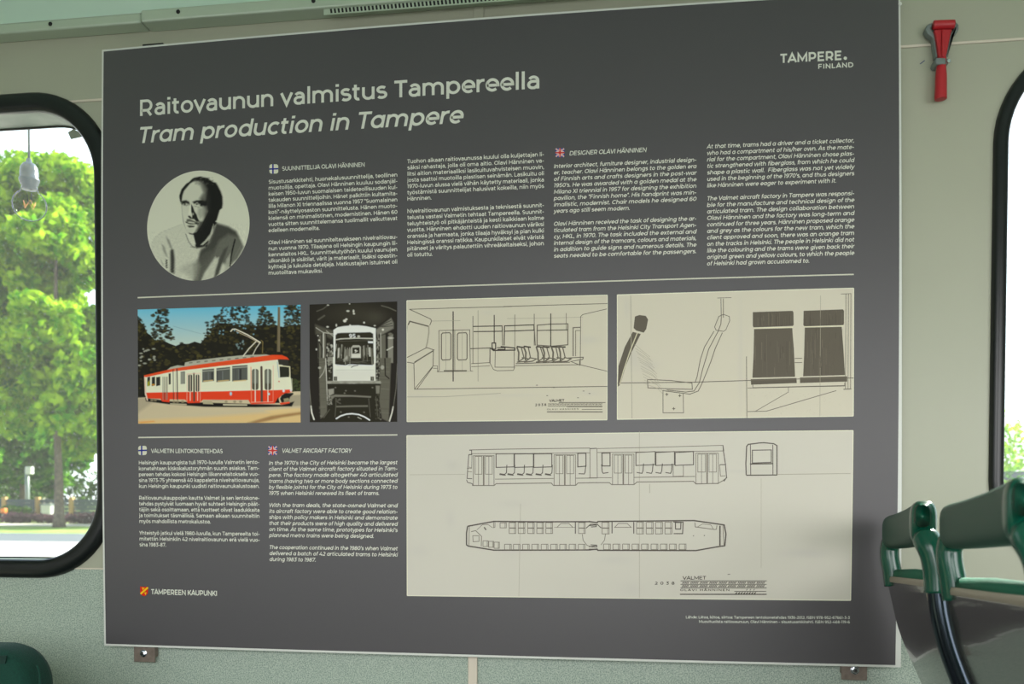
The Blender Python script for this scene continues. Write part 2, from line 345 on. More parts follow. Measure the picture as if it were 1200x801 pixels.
# stroke alphabet (em = 1, cap height .70, x height .53)
O_ = "@{x},.265,.22,.22,0,360"
GL = {
'a': (.57, ".46,0 .46,.33 @.285,.33,.175,.155,0,150; .46,.305 .26,.305 @.25,.173,.155,.132,90,270 .33,.041 .46,.14"),
'ɑ': (.61, "@.29,.265,.22,.22,0,360; .51,.53 .51,0"),
'b': (.64, ".1,.742 .1,0; @.33,.265,.22,.22,0,360"), 'c': (.53, "@.305,.265,.22,.22,46,314"),
'd': (.65, ".55,.742 .55,0; @.32,.265,.22,.22,0,360"), 'e': (.59, ".085,.25 .525,.25 @.305,.265,.22,.22,0,312"),
'f': (.34, ".15,0 .15,.58 @.28,.585,.13,.12,180,75; .03,.48 .31,.48"),
'g': (.65, ".55,.53 .55,.02 @.33,.0,.22,.155,0,-150; @.33,.275,.22,.21,0,360"),
'h': (.62, ".1,.742 .1,0; .1,.28 @.305,.29,.205,.197,180,0 .51,0"), 'i': (.24, ".12,0 .12,.53; .12,.63 .12,.74"),
'j': (.25, ".13,.53 .13,-.07 @.03,-.07,.1,.09,0,-100; .13,.63 .13,.74"),
'k': (.57, ".1,.742 .1,0; .5,.53 .12,.17; .24,.29 .54,0"), 'l': (.24, ".12,0 .12,.742"),
'm': (.98, ".1,.53 .1,0; .1,.3 @.29,.31,.19,.177,180,0 .48,0; .48,.3 @.67,.31,.19,.177,180,0 .86,0"),
'n': (.62, ".1,.53 .1,0; .1,.28 @.305,.29,.205,.197,180,0 .51,0"), 'o': (.61, "@.305,.265,.22,.22,0,360"),
'p': (.64, ".1,.53 .1,-.195; @.33,.265,.22,.22,0,360"), 'q': (.65, ".55,.53 .55,-.195; @.32,.265,.22,.22,0,360"),
'r': (.38, ".1,.53 .1,0; .1,.26 @.31,.27,.21,.215,180,90 .36,.485"),
's': (.49, "@.25,.382,.165,.105,35,270 @.25,.16,.175,.117,90,-145"), 't': (.40, ".16,.66 .16,.17 @.285,.165,.125,.122,180,290; .03,.48 .34,.48"),
'u': (.62, ".1,.53 .1,.24 @.305,.24,.205,.197,180,360 .51,.53; .51,.53 .51,0"), 'v': (.53, ".04,.53 .265,.03 .49,.53"),
'w': (.86, ".04,.53 .23,.03 .43,.52 .63,.03 .82,.53"), 'x': (.52, ".05,.53 .46,0; .46,.53 .05,0"),
'y': (.53, ".04,.53 .27,.02; .49,.53 .24,-.10 .17,-.15 .05,-.14"), 'z': (.50, ".06,.485 .42,.485 .07,.045 .45,.045"),
'A': (.70, ".03,0 .35,.69 .67,0; .14,.2 .56,.2"), 'B': (.71, ".11,0 .11,.655 .36,.655 @.36,.505,.15,.15,90,-90 .11,.355; .36,.355 @.39,.2,.165,.155,90,-90 .11,.045"),
'C': (.69, "@.38,.35,.315,.305,45,315"), 'D': (.76, ".11,.02 .11,.655 .34,.655 @.36,.35,.31,.305,90,-90 .11,.045"),
'E': (.62, ".55,.655 .11,.655 .11,.045 .56,.045; .11,.36 .5,.36"), 'F': (.59, ".53,.655 .11,.655 .11,0; .11,.33 .49,.33"),
'G': (.75, "@.38,.35,.315,.305,45,322 .64,.35"), 'H': (.74, ".11,0 .11,.7; .63,0 .63,.7; .11,.35 .63,.35"),
'I': (.25, ".125,0 .125,.7"), 'J': (.50, ".40,.7 .40,.24 @.24,.24,.16,.19,0,-140"),
'K': (.66, ".11,0 .11,.7; .59,.7 .13,.23; .28,.38 .63,0"), 'L': (.55, ".11,.7 .11,.045 .52,.045"),
'M': (.87, ".11,0 .11,.66 .435,.15 .76,.66 .76,0"), 'N': (.74, ".11,0 .11,.66 .63,.04 .63,.7"), 'O': (.80, "@.40,.35,.335,.305,0,360"),
'P': (.67, ".11,0 .11,.655 .36,.655 @.36,.445,.2,.21,90,-90 .11,.235"), 'Q': (.80, "@.40,.35,.335,.305,0,360; .5,.12 .72,-.08"),
'R': (.68, ".11,0 .11,.655 .36,.655 @.36,.445,.2,.21,90,-90 .11,.235; .38,.24 .56,0"),
'S': (.61, "@.30,.50,.2,.155,35,270 @.31,.195,.21,.15,90,-145"), 'T': (.58, ".02,.655 .56,.655; .29,.655 .29,0"),
'U': (.72, ".11,.7 .11,.3 @.36,.3,.25,.255,180,360 .61,.7"), 'V': (.66, ".03,.7 .33,.03 .63,.7"),
'W': (1.0, ".03,.7 .26,.03 .5,.68 .74,.03 .97,.7"), 'X': (.62, ".05,.7 .57,0; .57,.7 .05,0"),
'Y': (.60, ".03,.7 .3,.28 .57,.7; .3,.28 .3,0"), 'Z': (.61, ".06,.655 .54,.655 .07,.045 .56,.045"),
'0': (.62, "@.31,.35,.23,.305,0,360"), '1': (.34, ".02,.655 .2,.655 .2,0"), '2': (.56, "@.27,.46,.19,.195,150,-35 .07,.045 .51,.045"),
'3': (.56, ".08,.655 .46,.655 .25,.40 @.27,.22,.205,.178,90,-150"), '4': (.64, ".36,.7 .06,.19 .6,.19; .45,.38 .45,0"),
'5': (.57, ".48,.655 .14,.655 .11,.38 .26,.385 @.27,.215,.205,.17,90,-145"), '6': (.60, "@.32,.35,.25,.305,55,200; @.31,.225,.21,.18,0,360"),
'7': (.57, ".06,.55 .06,.655 .52,.655 .2,0"), '8': (.60, "@.3,.505,.17,.15,0,360; @.3,.2,.215,.155,0,360"),
'9': (.60, "@.28,.35,.25,.305,-125,20; @.29,.475,.21,.18,0,360"),
'.': (.20, ".1,0 .1,.11"), ',': (.20, ".11,.1 .07,-.11"), ':': (.20, ".1,0 .1,.11; .1,.38 .1,.49"), '-': (.38, ".06,.25 .32,.25"),
'–': (.5, ".05,.25 .45,.25"), "'": (.18, ".09,.72 .09,.5"), '"': (.30, ".09,.72 .09,.5; .21,.72 .21,.5"),
'(': (.32, "@.3,.28,.2,.44,125,235"), ')': (.32, "@.02,.28,.2,.44,-55,55"), '/': (.38, ".02,-.1 .36,.78"), ' ': (.265, ""),
}
for c_, (s_, d1, d2, y1) in {'ä': ('a', .19, .37, .64), 'ö': ('o', .21, .40, .64), 'Ä': ('A', .24, .46, .79), 'Ö': ('O', .30, .50, .79), 'ɒ': ('ɑ', .2, .4, .64)}.items():
    GL[c_] = (GL[s_][0], GL[s_][1] + "; %g,%g %g,%g; %g,%g %g,%g" % (d1, y1, d1, y1 + .095, d2, y1, d2, y1 + .095))
_gc = {}
def glyph(c, t, seg, shear):
    k = (c, t, seg, shear)
    if k in _gc: return _gc[k]
    adv, spec = GL.get(c, GL['.']); Vs = []; Fs = []; Zs = []; n = 0
    for st in spec.split(';'):
        pts = []
        for tok in st.split():
            if tok[0] == '@':
                cx, cy, rx, ry, a0, a1 = map(float, tok[1:].split(','))
                m_ = max(2, int(abs(a1 - a0) / 360 * seg + .5))
                pts += [(cx + rx * math.cos(math.radians(a0 + (a1 - a0) * i / m_)), cy + ry * math.sin(math.radians(a0 + (a1 - a0) * i / m_))) for i in range(m_ + 1)]
            else: pts.append(tuple(map(float, tok.split(','))))
        if pts:
            tt = t * 1.2 if len(pts) == 2 and abs(pts[0][1] - pts[1][1]) < .12 and pts[0][0] == pts[1][0] else t
            V, F = stroke(np.array(pts), tt); Zs.append(np.full(len(V), len(Zs))); Vs.append(V); Fs += [tuple(i + n for i in f) for f in F]; n += len(V)
    V = np.concatenate(Vs) if Vs else np.zeros((0, 2))
    if shear and len(V): V = V.copy(); V[:, 0] += V[:, 1] * shear
    _gc[k] = (adv, V, Fs, np.concatenate(Zs) if Zs else np.zeros(0)); return _gc[k]
def text_line(ink, s, u0, u1, v, em, col, t=.095, seg=12, italic=False, vend=None, track=0, justify=True, stretch=False, sxe=1.0):
    """one line from u0 to u1 (panel layout, baseline v..vend); word spaces take up the slack"""
    if italic: s = s.replace('a', 'ɑ').replace('ä', 'ɒ')
    sh = .19 if italic else 0
    base = sum(GL.get(c, GL['.'])[0] + track for c in s) * em; ns = s.count(' ')
    sx = sxe; extra = 0
    if u1 is not None:
        w = u1 - u0
        if stretch or ns == 0: sx = w / base
        else:
            sx = min(1.08, max(.80, w / base)); extra = (w - base * sx) / ns
    x = u0; Vn = []; Fn = []; Zn = []; n = 0
    for c in s:
        adv, V, F, zz = glyph(c, t, seg, sh)
        if len(V):
            Vn.append(np.stack([x + V[:, 0] * em * sx, -V[:, 1] * em], 1)); Zn.append(zz); Fn += [tuple(i + n for i in f) for f in F]; n += len(V)
        x += (adv + track) * em * sx + (extra if c == ' ' else 0)
    Vn = np.concatenate(Vn); vv = v if vend is None or u1 is None else v + (vend - v) * (Vn[:, 0] - u0) / (u1 - u0)
    Vn[:, 1] += vv
    ink.quads(uv_px(Vn), Fn, col, np.concatenate(Zn))
def block(name, label_rows, x0, y0, yl, x1, em, italic, last=(), t=.118):
    """rows of a paragraph column; (x0,y0)->(x0,yl) first and last baseline in the photo, x1 right edge"""
    u0, v0 = px_uv(x0, y0); _, v1 = px_uv(x0, yl); u1, vr = px_uv(*x1)
    rows = label_rows; nrow = len(rows); dv = (v1 - v0) / (nrow - 1); k = 0; ink = Ink(); blocks = []
    wid = lambda r: sum(GL.get(c, GL['.'])[0] for c in (r.replace('a', 'ɑ').replace('ä', 'ɒ') if italic else r)) * em
    fit = [(u1 - u0) / wid(r) for i, r in enumerate(rows) if r and i + 1 < nrow and rows[i + 1]]
    sxe = min(1.0, sorted(fit)[len(fit) // 2] * .985)
    for i, r in enumerate(rows):
        if not r:
            blocks.append(ink); ink = Ink(); continue
        endp = ((i + 1 == nrow) or not rows[i + 1]) and wid(r) * sxe < .97 * (u1 - u0)
        text_line(ink, r, u0, None if endp else u1, v0 + dv * i, em, C_TXT, t=t, seg=9, italic=italic,
                  vend=None if endp else v0 + dv * i, sxe=sxe)
    blocks.append(ink)
    for b in blocks: b.done(name, 2)
    return u0, v0, u1, vr, dv
C_TXT = sr(226, 226, 212); C_TTL = sr(222, 224, 210)
emb = .0118
blk = []
blk.append(block('text_paragraph', ["Sisustusarkkitehti, huonekalusuunnittelija, teollinen", "muotoilija, opettaja. Olavi Hänninen kuuluu sodanjäl-",
 "keisen 1950-luvun suomalaisen taideteollisuuden kul-", "takauden suunnittelijoihin. Hänet palkittiin kultamita-",
 "lilla Milanon XI triennaalissa vuonna 1957 \"Suomalainen", "koti\"-näyttelyosaston suunnittelusta. Hänen muoto-",
 "kielensä on minimalistinen, modernistinen. Hänen 60", "vuotta sitten suunnittelemansa tuolimallit vaikuttavat", "edelleen moderneilta.", "",
 "Olavi Hänninen sai suunniteltavakseen nivelraitiovau-", "nun vuonna 1970. Tilaajana oli Helsingin kaupungin lii-",
 "kennelaitos HKL. Suunnittelutyöhön kuului vaunujen", "ulkonäkö ja sisätilat, värit ja materiaalit, lisäksi opastin-",
 "kylttejä ja lukuisia detaljeja. Matkustajien istuimet oli", "muotoiltava mukaviksi."], 314.6, 215.2, 321.8, (465.9, 207.7), emb, False))
blk.append(block('text_paragraph', ["Tuohon aikaan raitiovaunussa kuului olla kuljettajan li-", "säksi rahastaja, jolla oli oma aitio. Olavi Hänninen va-",
 "litsi aition materiaaliksi lasikuituvahvisteisen muovin,", "josta saattoi muotoilla plastisen seinämän. Lasikuitu oli",
 "1970-luvun alussa vielä vähän käytetty materiaali, jonka", "työstämistä suunnittelijat halusivat kokeilla, niin myös", "Hänninen.", "",
 "Nivelraitiovaunun valmistuksesta ja teknisestä suunnit-", "telusta vastasi Valmetin tehtaat Tampereella. Suunnit-",
 "teluyhteistyö oli pitkäjänteistä ja kesti kaikkiaan kolme", "vuotta. Hänninen ehdotti uuden raitiovaunun väriksi",
 "oranssia ja harmaata, jonka tilaaja hyväksyi ja pian kulki", "Helsingissä oranssi ratikka. Kaupunkilaiset eivät väristä",
 "pitäneet ja väritys palautettiin vihreäkeltaiseksi, johon", "oli totuttu."], 477.2, 191.3, 300.7, (637.7, 183.5), emb, False))
blk.append(block('text_paragraph', ["Interior architect, furniture designer, industrial design-", "er, teacher. Olavi Hänninen belongs to the golden era",
 "of Finnish arts and crafts designers in the post-war", "1950's. He was awarded with a golden medal at the", "Milano XI triennial in 1957 for designing the exhibition",
 "pavilion, the \"Finnish home\". His handprint was min-", "imalistic, modernist. Chair models he designed 60", "years ago still seem modern.", "",
 "Olavi Hänninen received the task of designing the ar-", "ticulated tram from the Helsinki City Transport Agen-", "cy, HKL, in 1970. The task included the external and",
 "internal design of the tramcars, colours and materials,", "in addition to guide signs and numerous details. The", "seats needed to be comfortable for the passengers."],
 648.7, 197, 302, (816, 189.4), emb, True))
blk.append(block('text_paragraph', ["At that time, trams had a driver and a ticket collector,", "who had a compartment of his/her own. As the mate-",
 "rial for the compartment, Olavi Hänninen chose plas-", "tic strengthened with fiberglass, from which he could", "shape a plastic wall.  Fiberglass was not yet widely",
 "used in the beginning of the 1970's, and thus designers", "like Hänninen were eager to experiment with it.", "",
 "The Valmet aircraft factory in Tampere was responsi-", "ble for the manufacture and technical design of the", "articulated tram. The design collaboration between",
 "Olavi Hänninen and the factory was long-term and", "continued for three years. Hänninen proposed orange", "and grey as the colours for the new tram, which the",
 "client approved and soon, there was an orange tram", "on the tracks in Helsinki. The people in Helsinki did not", "like the colouring and the trams were given back their",
 "original green and yellow colours, to which the people", "of Helsinki had grown accustomed to."], 828.2, 174, 311, (1000.9, 166.7), emb, True))
blk.append(block('text_paragraph', ["Helsingin kaupungista tuli 1970-luvulla Valmetin lento-", "konetehtaan kiskokalustoryhmän suurin asiakas. Tam-",
 "pereen tehdas kokosi Helsingin liikennelaitokselle vuo-", "sina 1973-75 yhteensä 40 kappaletta nivelraitiovaunuja,", "kun Helsingin kaupunki uudisti raitiovaunukalustoaan.", "",
 "Raitiovaunukauppojen kautta Valmet ja sen lentokone-", "tehdas pystyivät luomaan hyvät suhteet Helsingin päät-", "täjiin sekä osoittamaan, että tuotteet olivat laadukkaita",
 "ja toimitukset täsmällisiä. Samaan aikaan suunniteltiin", "myös mahdollista metrokalustoa.", "", "Yhteistyö jatkui vielä 1980-luvulla, kun Tampereelta toi-",
 "mitettiin Helsinkiin 42 nivelraitiovaunun erä vielä vuo-", "sina 1983-87."], 162.5, 544, 639.8, (304, 544.2), emb, False))
blk.append(block('text_paragraph', ["In the 1970's the City of Helsinki became the largest", "client of the Valmet aircraft factory situated in Tam-",
 "pere. The factory made altogether 40 articulated", "trams (having two or more body sections connected", "by flexible joints) for the City of Helsinki during 1973 to",
 "1975 when Helsinki renewed its fleet of trams.", "", "With the tram deals, the state-owned Valmet and", "its aircraft factory were able to create good relation-",
 "ships with policy makers in Helsinki and demonstrate", "that their products were of high quality and delivered", "on time. At the same time, prototypes for Helsinki's",
 "planned metro trains were being designed.", "", "The cooperation continued in the 1980's when Valmet", "delivered a batch of 42 articulated trams to Helsinki", "during 1983 to 1987."],
 314.7, 544.4, 657, (465.7, 544.4), emb, True))
def tline(name, s, p0, p1, em, italic=False, t=.095, seg=20, col=None, track=0, ink=None, stretch=True):
    u0, v0 = px_uv(*p0); u1, v1 = px_uv(*p1); k = ink or Ink()
    text_line(k, s, u0, u1, v0, em, C_TTL if col is None else col, t=t, seg=seg, italic=italic, vend=v1, track=track, stretch=stretch)
    return k if ink else k.done(name, 2)
tline('title', "Raitovaunun valmistus Tampereella", (162.8, 136), (633.5, 103.4), .0505, seg=28, t=.118)
tline('title', "Tram production in Tampere", (160.6, 168), (542, 143.8), .0505, True, seg=28, t=.118)
tline('heading', "SUUNNITTELIJA OLAVI HÄNNINEN", (330.4, 200), (427.6, 195), .0128, t=.12)
tline('heading', "DESIGNER OLAVI HÄNNINEN", (667, 182), (757.5, 177.8), .0125, True, t=.12)
tline('heading', "VALMETIN LENTOKONETEHDAS", (177, 530.3), (261.2, 530.7), .0128, t=.12)
tline('heading', "VALMET ARICRAFT FACTORY", (330.2, 530.1), (411.6, 530.2), .0128, True, t=.12)
tline('logo_lettering', "TAMPERE", (914.2, 73.8), (987.5, 69.8), .0252, t=.15, track=.04)
lg = Ink(); tline('', "FINLAND", (958.6, 80.6), (1001, 78.4), .0132, t=.15, track=.10, ink=lg)
lg.poly([(990.6 + 2 * math.cos(a), 68.2 + 2 * math.sin(a)) for a in np.linspace(0, 2 * math.pi, 16, endpoint=False)], C_TTL); lg.done('logo_lettering', 2)
tline('city_lettering', "TAMPEREEN KAUPUNKI", (177, 695.8), (254.6, 697.8), .0158, t=.14)
src = Ink()
tline('', "Lähde: Liitoa, kiitoa, siirtoa: Tampereen lentokonetehdas 1936-2012. ISBN 978-952-67661-3-3", (803.6, 724.2), (996, 724.9), .0078, t=.11, seg=9, ink=src)
tline('', "Muovituolista raitiovaunuun, Olavi Hänninen - sisustusarkkitehti. ISBN 952-468-119-6", (819, 729.4), (996, 730), .0078, t=.11, seg=9, ink=src)
src.done('source_note', 2)
# rules
def poly_uv(u0, v0, u1, v1, n=20):
    return uv_px(np.array([(u0 + (u1 - u0) * k / n, v0 + (v1 - v0) * k / n) for k in range(n + 1)]))
for a_, b_ in (((161.3, 348.7), (1000.5, 321.2)), ((162, 511.4), (465.7, 510.3))):
    k = Ink(); u0, v0 = px_uv(*a_); u1, v1 = px_uv(*b_); k.line(poly_uv(u0, (v0 + v1) / 2, u1, (v0 + v1) / 2), 1.5, sr(214, 212, 194)); k.done('rule_line', 2)
# flags and crest
def rsq(cx, cy, w, h, r): return [(cx + x, cy + y) for x, y in rrect(-w / 2, -h / 2, w / 2, h / 2, r, 5)]
for cx, cy, w, h in ((320.9, 197.8, 10.4, 11), (167, 527.5, 10, 10.8)):
    k = Ink(); k.poly(rsq(cx, cy, w, h, 2.6), sr(222, 220, 196)); fo = k.done('finnish_flag', 2)
    k = Ink(); k.line([(cx - w / 2, cy + .2), (cx + w / 2, cy - .2)], 1.7, sr(28, 44, 140)); k.line([(cx - 1, cy - h / 2), (cx - 1, cy + h / 2)], 1.7, sr(28, 44, 140)); k.done('flag_cross', 3, fo)
for cx, cy in ((656.2, 178.8), (319.5, 527.6)):
    w = h = 10.6; k = Ink(); k.poly(rsq(cx, cy, w, h, 1.4), sr(30, 48, 150)); fo = k.done('british_flag', 2)
    k = Ink(); c = w / 2 - .5
    k.line([(cx - c, cy - c), (cx + c, cy + c)], 1.7, sr(225, 215, 205)); k.line([(cx - c, cy + c), (cx + c, cy - c)], 1.7, sr(225, 215, 205))
    k.line([(cx - c, cy), (cx + c, cy)], 2.9, sr(225, 215, 205)); k.line([(cx, cy - c), (cx, cy + c)], 2.9, sr(225, 215, 205)); k.done('flag_cross', 3, fo)
    k = Ink(); k.line([(cx - c, cy - c), (cx + c, cy + c)], .45, sr(205, 50, 45)); k.line([(cx - c, cy + c), (cx + c, cy - c)], .45, sr(205, 50, 45))
    k.line([(cx - w / 2, cy), (cx + w / 2, cy)], 1.6, sr(205, 45, 40)); k.line([(cx, cy - h / 2), (cx, cy + h / 2)], 1.6, sr(205, 45, 40)); k.done('flag_cross', 4, fo)
k = Ink(); k.poly([(164.2, 686.9), (173.6, 687.3), (173.4, 694.6), (171.2, 697.2), (168.8, 698.2), (166.4, 697), (164.2, 694)], sr(214, 40, 24)); fo = k.done('coat_of_arms', 2)
k = Ink(); k.line([(164.6, 695.6), (173.3, 688)], 2.0, sr(240, 200, 30)); k.line([(166.2, 688.6), (169.4, 688.9)], 1, sr(240, 200, 30)); k.line([(167.8, 688.4), (167.6, 691)], .9, sr(240, 200, 30))
k.line([(169, 694.4), (171.8, 694.2)], 1, sr(240, 200, 30)); k.line([(170.5, 694), (170.6, 696.6)], .9, sr(240, 200, 30)); k.done('crest_charge', 3, fo)

# ---------------------------------------------------------------- painted pictures (flat photo prints)
class Paint:
    def __init__(s, x0, y0, x1, y1, ss, bg):
        s.x0, s.y0, s.ss = x0, y0, ss; s.w = int((x1 - x0) * ss) + 1; s.h = int((y1 - y0) * ss) + 1
        s.X, s.Y = np.meshgrid(x0 + np.arange(s.w) / ss, y0 + np.arange(s.h) / ss)
        s.I = np.zeros((s.h, s.w, 3)); s.I[:] = bg
    def win(s, x0, y0, x1, y1, p):
        a = max(0, int((x0 - p - s.x0) * s.ss)); b = min(s.w, int((x1 + p - s.x0) * s.ss) + 2)
        c = max(0, int((y0 - p - s.y0) * s.ss)); d = min(s.h, int((y1 + p - s.y0) * s.ss) + 2)
        return slice(c, max(c, d)), slice(a, max(a, b))
    def put(s, sl, m_, col, al=1):
        m_ = np.clip(m_, 0, 1)[..., None] * al; s.I[sl] = s.I[sl] * (1 - m_) + np.asarray(col) * m_
    def poly(s, P, col, f=.35, al=1):
        P = np.asarray(P, float); sl = s.win(P[:, 0].min(), P[:, 1].min(), P[:, 0].max(), P[:, 1].max(), f * 2 + 1)
        X = s.X[sl]; Y = s.Y[sl]
        if X.size == 0: return
        ins = np.zeros(X.shape, bool); D = np.full(X.shape, 1e9)
        for (xa, ya), (xb, yb) in zip(P, np.roll(P, -1, 0)):
            if ya != yb:
                ins ^= ((ya > Y) != (yb > Y)) & (X < (xb - xa) * (Y - ya) / (yb - ya) + xa)
            L2 = (xb - xa) ** 2 + (yb - ya) ** 2
            if L2 < 1e-9: continue
            t = np.clip(((X - xa) * (xb - xa) + (Y - ya) * (yb - ya)) / L2, 0, 1)
            D = np.minimum(D, np.hypot(X - xa - t * (xb - xa), Y - ya - t * (yb - ya)))
        s.put(sl, .5 + np.where(ins, D, -D) / (2 * f), col, al)
    def line(s, P, w, col, al=1, f=.3):
        P = np.asarray(P, float)
        sl = s.win(P[:, 0].min(), P[:, 1].min(), P[:, 0].max(), P[:, 1].max(), w + 1); X = s.X[sl]; Y = s.Y[sl]
        if X.size == 0: return
        D = np.full(X.shape, 1e9)
        for (xa, ya), (xb, yb) in zip(P[:-1], P[1:]):
            L2 = max((xb - xa) ** 2 + (yb - ya) ** 2, 1e-9); t = np.clip(((X - xa) * (xb - xa) + (Y - ya) * (yb - ya)) / L2, 0, 1)
            D = np.minimum(D, np.hypot(X - xa - t * (xb - xa), Y - ya - t * (yb - ya)))
        s.put(sl, .5 + (w / 2 - D) / (2 * f), col, al)
    def blob(s, x, y, rx, ry, col, al=1, f=.5):
        sl = s.win(x - rx, y - ry, x + rx, y + ry, 1.5); X = s.X[sl]; Y = s.Y[sl]
        if X.size == 0: return
        s.put(sl, .5 + (1 - np.hypot((X - x) / rx, (Y - y) / ry)) * min(rx, ry) / (2 * f), col, al)
    def gauss(s, x, y, rx, ry, col, al=1):
        m_ = np.exp(-(((s.X - x) / rx) ** 2 + ((s.Y - y) / ry) ** 2)); s.put((slice(None), slice(None)), m_, col, al)
    def sample(s, x, y):
        fx = np.clip((x - s.x0) * s.ss, 0, s.w - 1.001); fy = np.clip((y - s.y0) * s.ss, 0, s.h - 1.001)
        i = fx.astype(int); j = fy.astype(int); a = (fx - i)[:, None]; b = (fy - j)[:, None]
        I = s.I; return (I[j, i] * (1 - a) + I[j, i + 1] * a) * (1 - b) + (I[j + 1, i] * (1 - a) + I[j + 1, i + 1] * a) * b
    def grid(s, name, quad, nx, ny, layer):
        """quad: TL, TR, BL, BR in the photo; grid follows panel layout"""
        U = np.array([px_uv(*q) for q in quad]); a = np.linspace(0, 1, nx + 1); b = np.linspace(0, 1, ny + 1); A, B = np.meshgrid(a, b)
        A = A.ravel()[:, None]; B = B.ravel()[:, None]
        P = uv_px((U[0] * (1 - A) + U[1] * A) * (1 - B) + (U[2] * (1 - A) + U[3] * A) * B)
        return s.mesh(name, P, [(j * (nx + 1) + i, (j + 1) * (nx + 1) + i, (j + 1) * (nx + 1) + i + 1, j * (nx + 1) + i + 1) for j in range(ny) for i in range(nx)], layer)
    def mesh(s, name, P, F, layer):
        c = s.sample(P[:, 0], P[:, 1]); o = mobj(name, at_many(P, ly(layer)), F, M_ink, cols=np.clip(c, 0, 1)); return child(o, panel)
ALB = 1.25      # printed tones are brighter than they look under the tram's light
def pc(r, g=None, b=None):
    c = np.array(sr(r, g, b)) * 1.62; return np.minimum(c, .85)

# --- colour photograph of the red and white tram
p = Paint(158, 352, 356, 500, 2.4, pc(120, 165, 175))
t = np.clip((p.Y - 357) / 45, 0, 1)[..., None]; p.I = np.array(pc(78, 156, 182)) * (1 - t) + np.array(pc(158, 172, 164)) * t
def foliage(P, n, dark, lite, rmin=.7, rmax=2.4, fl=.25):
    P = np.asarray(P, float); x0, y0 = P.min(0); x1, y1 = P.max(0); c = 0
    while c < n:
        x = rng.uniform(x0, x1); y = rng.uniform(y0, y1); ins = False
        for (xa, ya), (xb, yb) in zip(P, np.roll(P, -1, 0)):
            if (ya > y) != (yb > y) and x < (xb - xa) * (y - ya) / (yb - ya) + xa: ins = not ins
        if not ins: continue
        c += 1; r = rng.uniform(rmin, rmax); k = rng.random() ** 2
        col = np.array(dark) * (1 - k) + np.array(lite) * k
        p.blob(x, y, r * rng.uniform(.8, 1.5), r * rng.uniform(.6, 1), col if rng.random() < .6 + fl else dark, .9)
dk = pc(24, 22, 14); lt = pc(66, 60, 26)
mass = [(160, 372), (164, 376), (170, 384), (172, 390), (176, 392), (182, 399), (190, 398), (198, 402), (206, 405), (213, 402), (220, 403), (228, 400), (235, 402), (240, 396), (246, 392), (250, 384), (256, 378), (290, 380), (300, 382), (322, 380), (330, 383), (353, 380), (353, 462), (160, 470)]
p.poly(mass, dk); foliage(mass, 900, dk, lt)
for P_, n_ in (([(160, 369), (166, 376), (171, 380), (172, 390), (160, 400)], 60), ([(186, 362), (194, 362), (195, 372), (198, 376), (194, 380), (203, 386), (200, 390), (205, 398), (192, 400), (176, 400), (178, 388), (180, 382), (176, 381), (184, 372)], 170),
               ([(182, 362), (196, 362), (197, 368), (180, 370), (175, 370)], 22),
               ([(236, 400), (240, 388), (242, 382), (241, 377), (247, 376), (246, 369), (258, 366), (262, 359), (278, 357), (292, 358), (293, 368), (290, 374), (297, 380), (296, 386), (292, 392), (280, 400)], 330),
               ([(306, 360), (310, 358), (314, 364), (319, 369), (322, 378), (322, 384), (300, 386), (302, 374)], 120), ([(334, 357), (353, 356), (353, 390), (333, 388)], 180)):
    foliage(P_, n_, dk, lt, .7, 2.0)
for i in range(26): p.blob(rng.uniform(256, 300), rng.uniform(366, 392), .9, .8, pc(110, 150, 165), .7)
for i in range(16): p.blob(rng.uniform(161, 182), rng.uniform(408, 428), rng.uniform(.8, 2), .9, pc(150, 150, 135), .75)
for i in range(14): p.blob(rng.uniform(276, 286), rng.uniform(398, 412), .9, .9, pc(110, 130, 130), .6)
p.line([(203, 382), (236, 391)], .5, pc(90, 120, 130), .6)
p.poly([(325.6, 359.5), (328.3, 359.5), (328.2, 412), (324.6, 412)], pc(92, 82, 60)); p.line([(327.3, 360), (327, 411)], .7, pc(120, 108, 86), .7)
# ground
p.poly([(158, 466), (200, 464), (260, 462), (356, 458), (356, 501), (158, 501)], pc(170, 156, 128))
p.poly([(158, 466), (186, 466), (160, 485)], pc(128, 118, 100), 2, .6); p.poly([(340, 459.5), (356, 459), (356, 463.5), (340, 464)], pc(172, 160, 130))
p.poly([(340, 463), (356, 462), (356, 475), (335, 476)], pc(140, 130, 108), 1)
p.poly([(158, 492), (230, 489), (300, 484), (356, 480), (356, 501), (158, 501)], pc(186, 158, 108), 2.5)
p.poly([(290, 495), (318, 487), (340, 484), (356, 482), (356, 485), (330, 489), (300, 496)], pc(120, 84, 48), 1.2, .8); p.poly([(161, 494), (180, 492.6), (182, 494), (165, 496)], pc(190, 130, 60), .7, .8)
p.poly([(310, 481), (340, 478), (356, 478), (356, 480), (320, 484)], pc(196, 164, 110), 1.2, .7)
for i in range(40): p.blob(rng.uniform(342, 353), rng.uniform(444, 458), 1.3, 1, pc(50, 58, 30), .8)
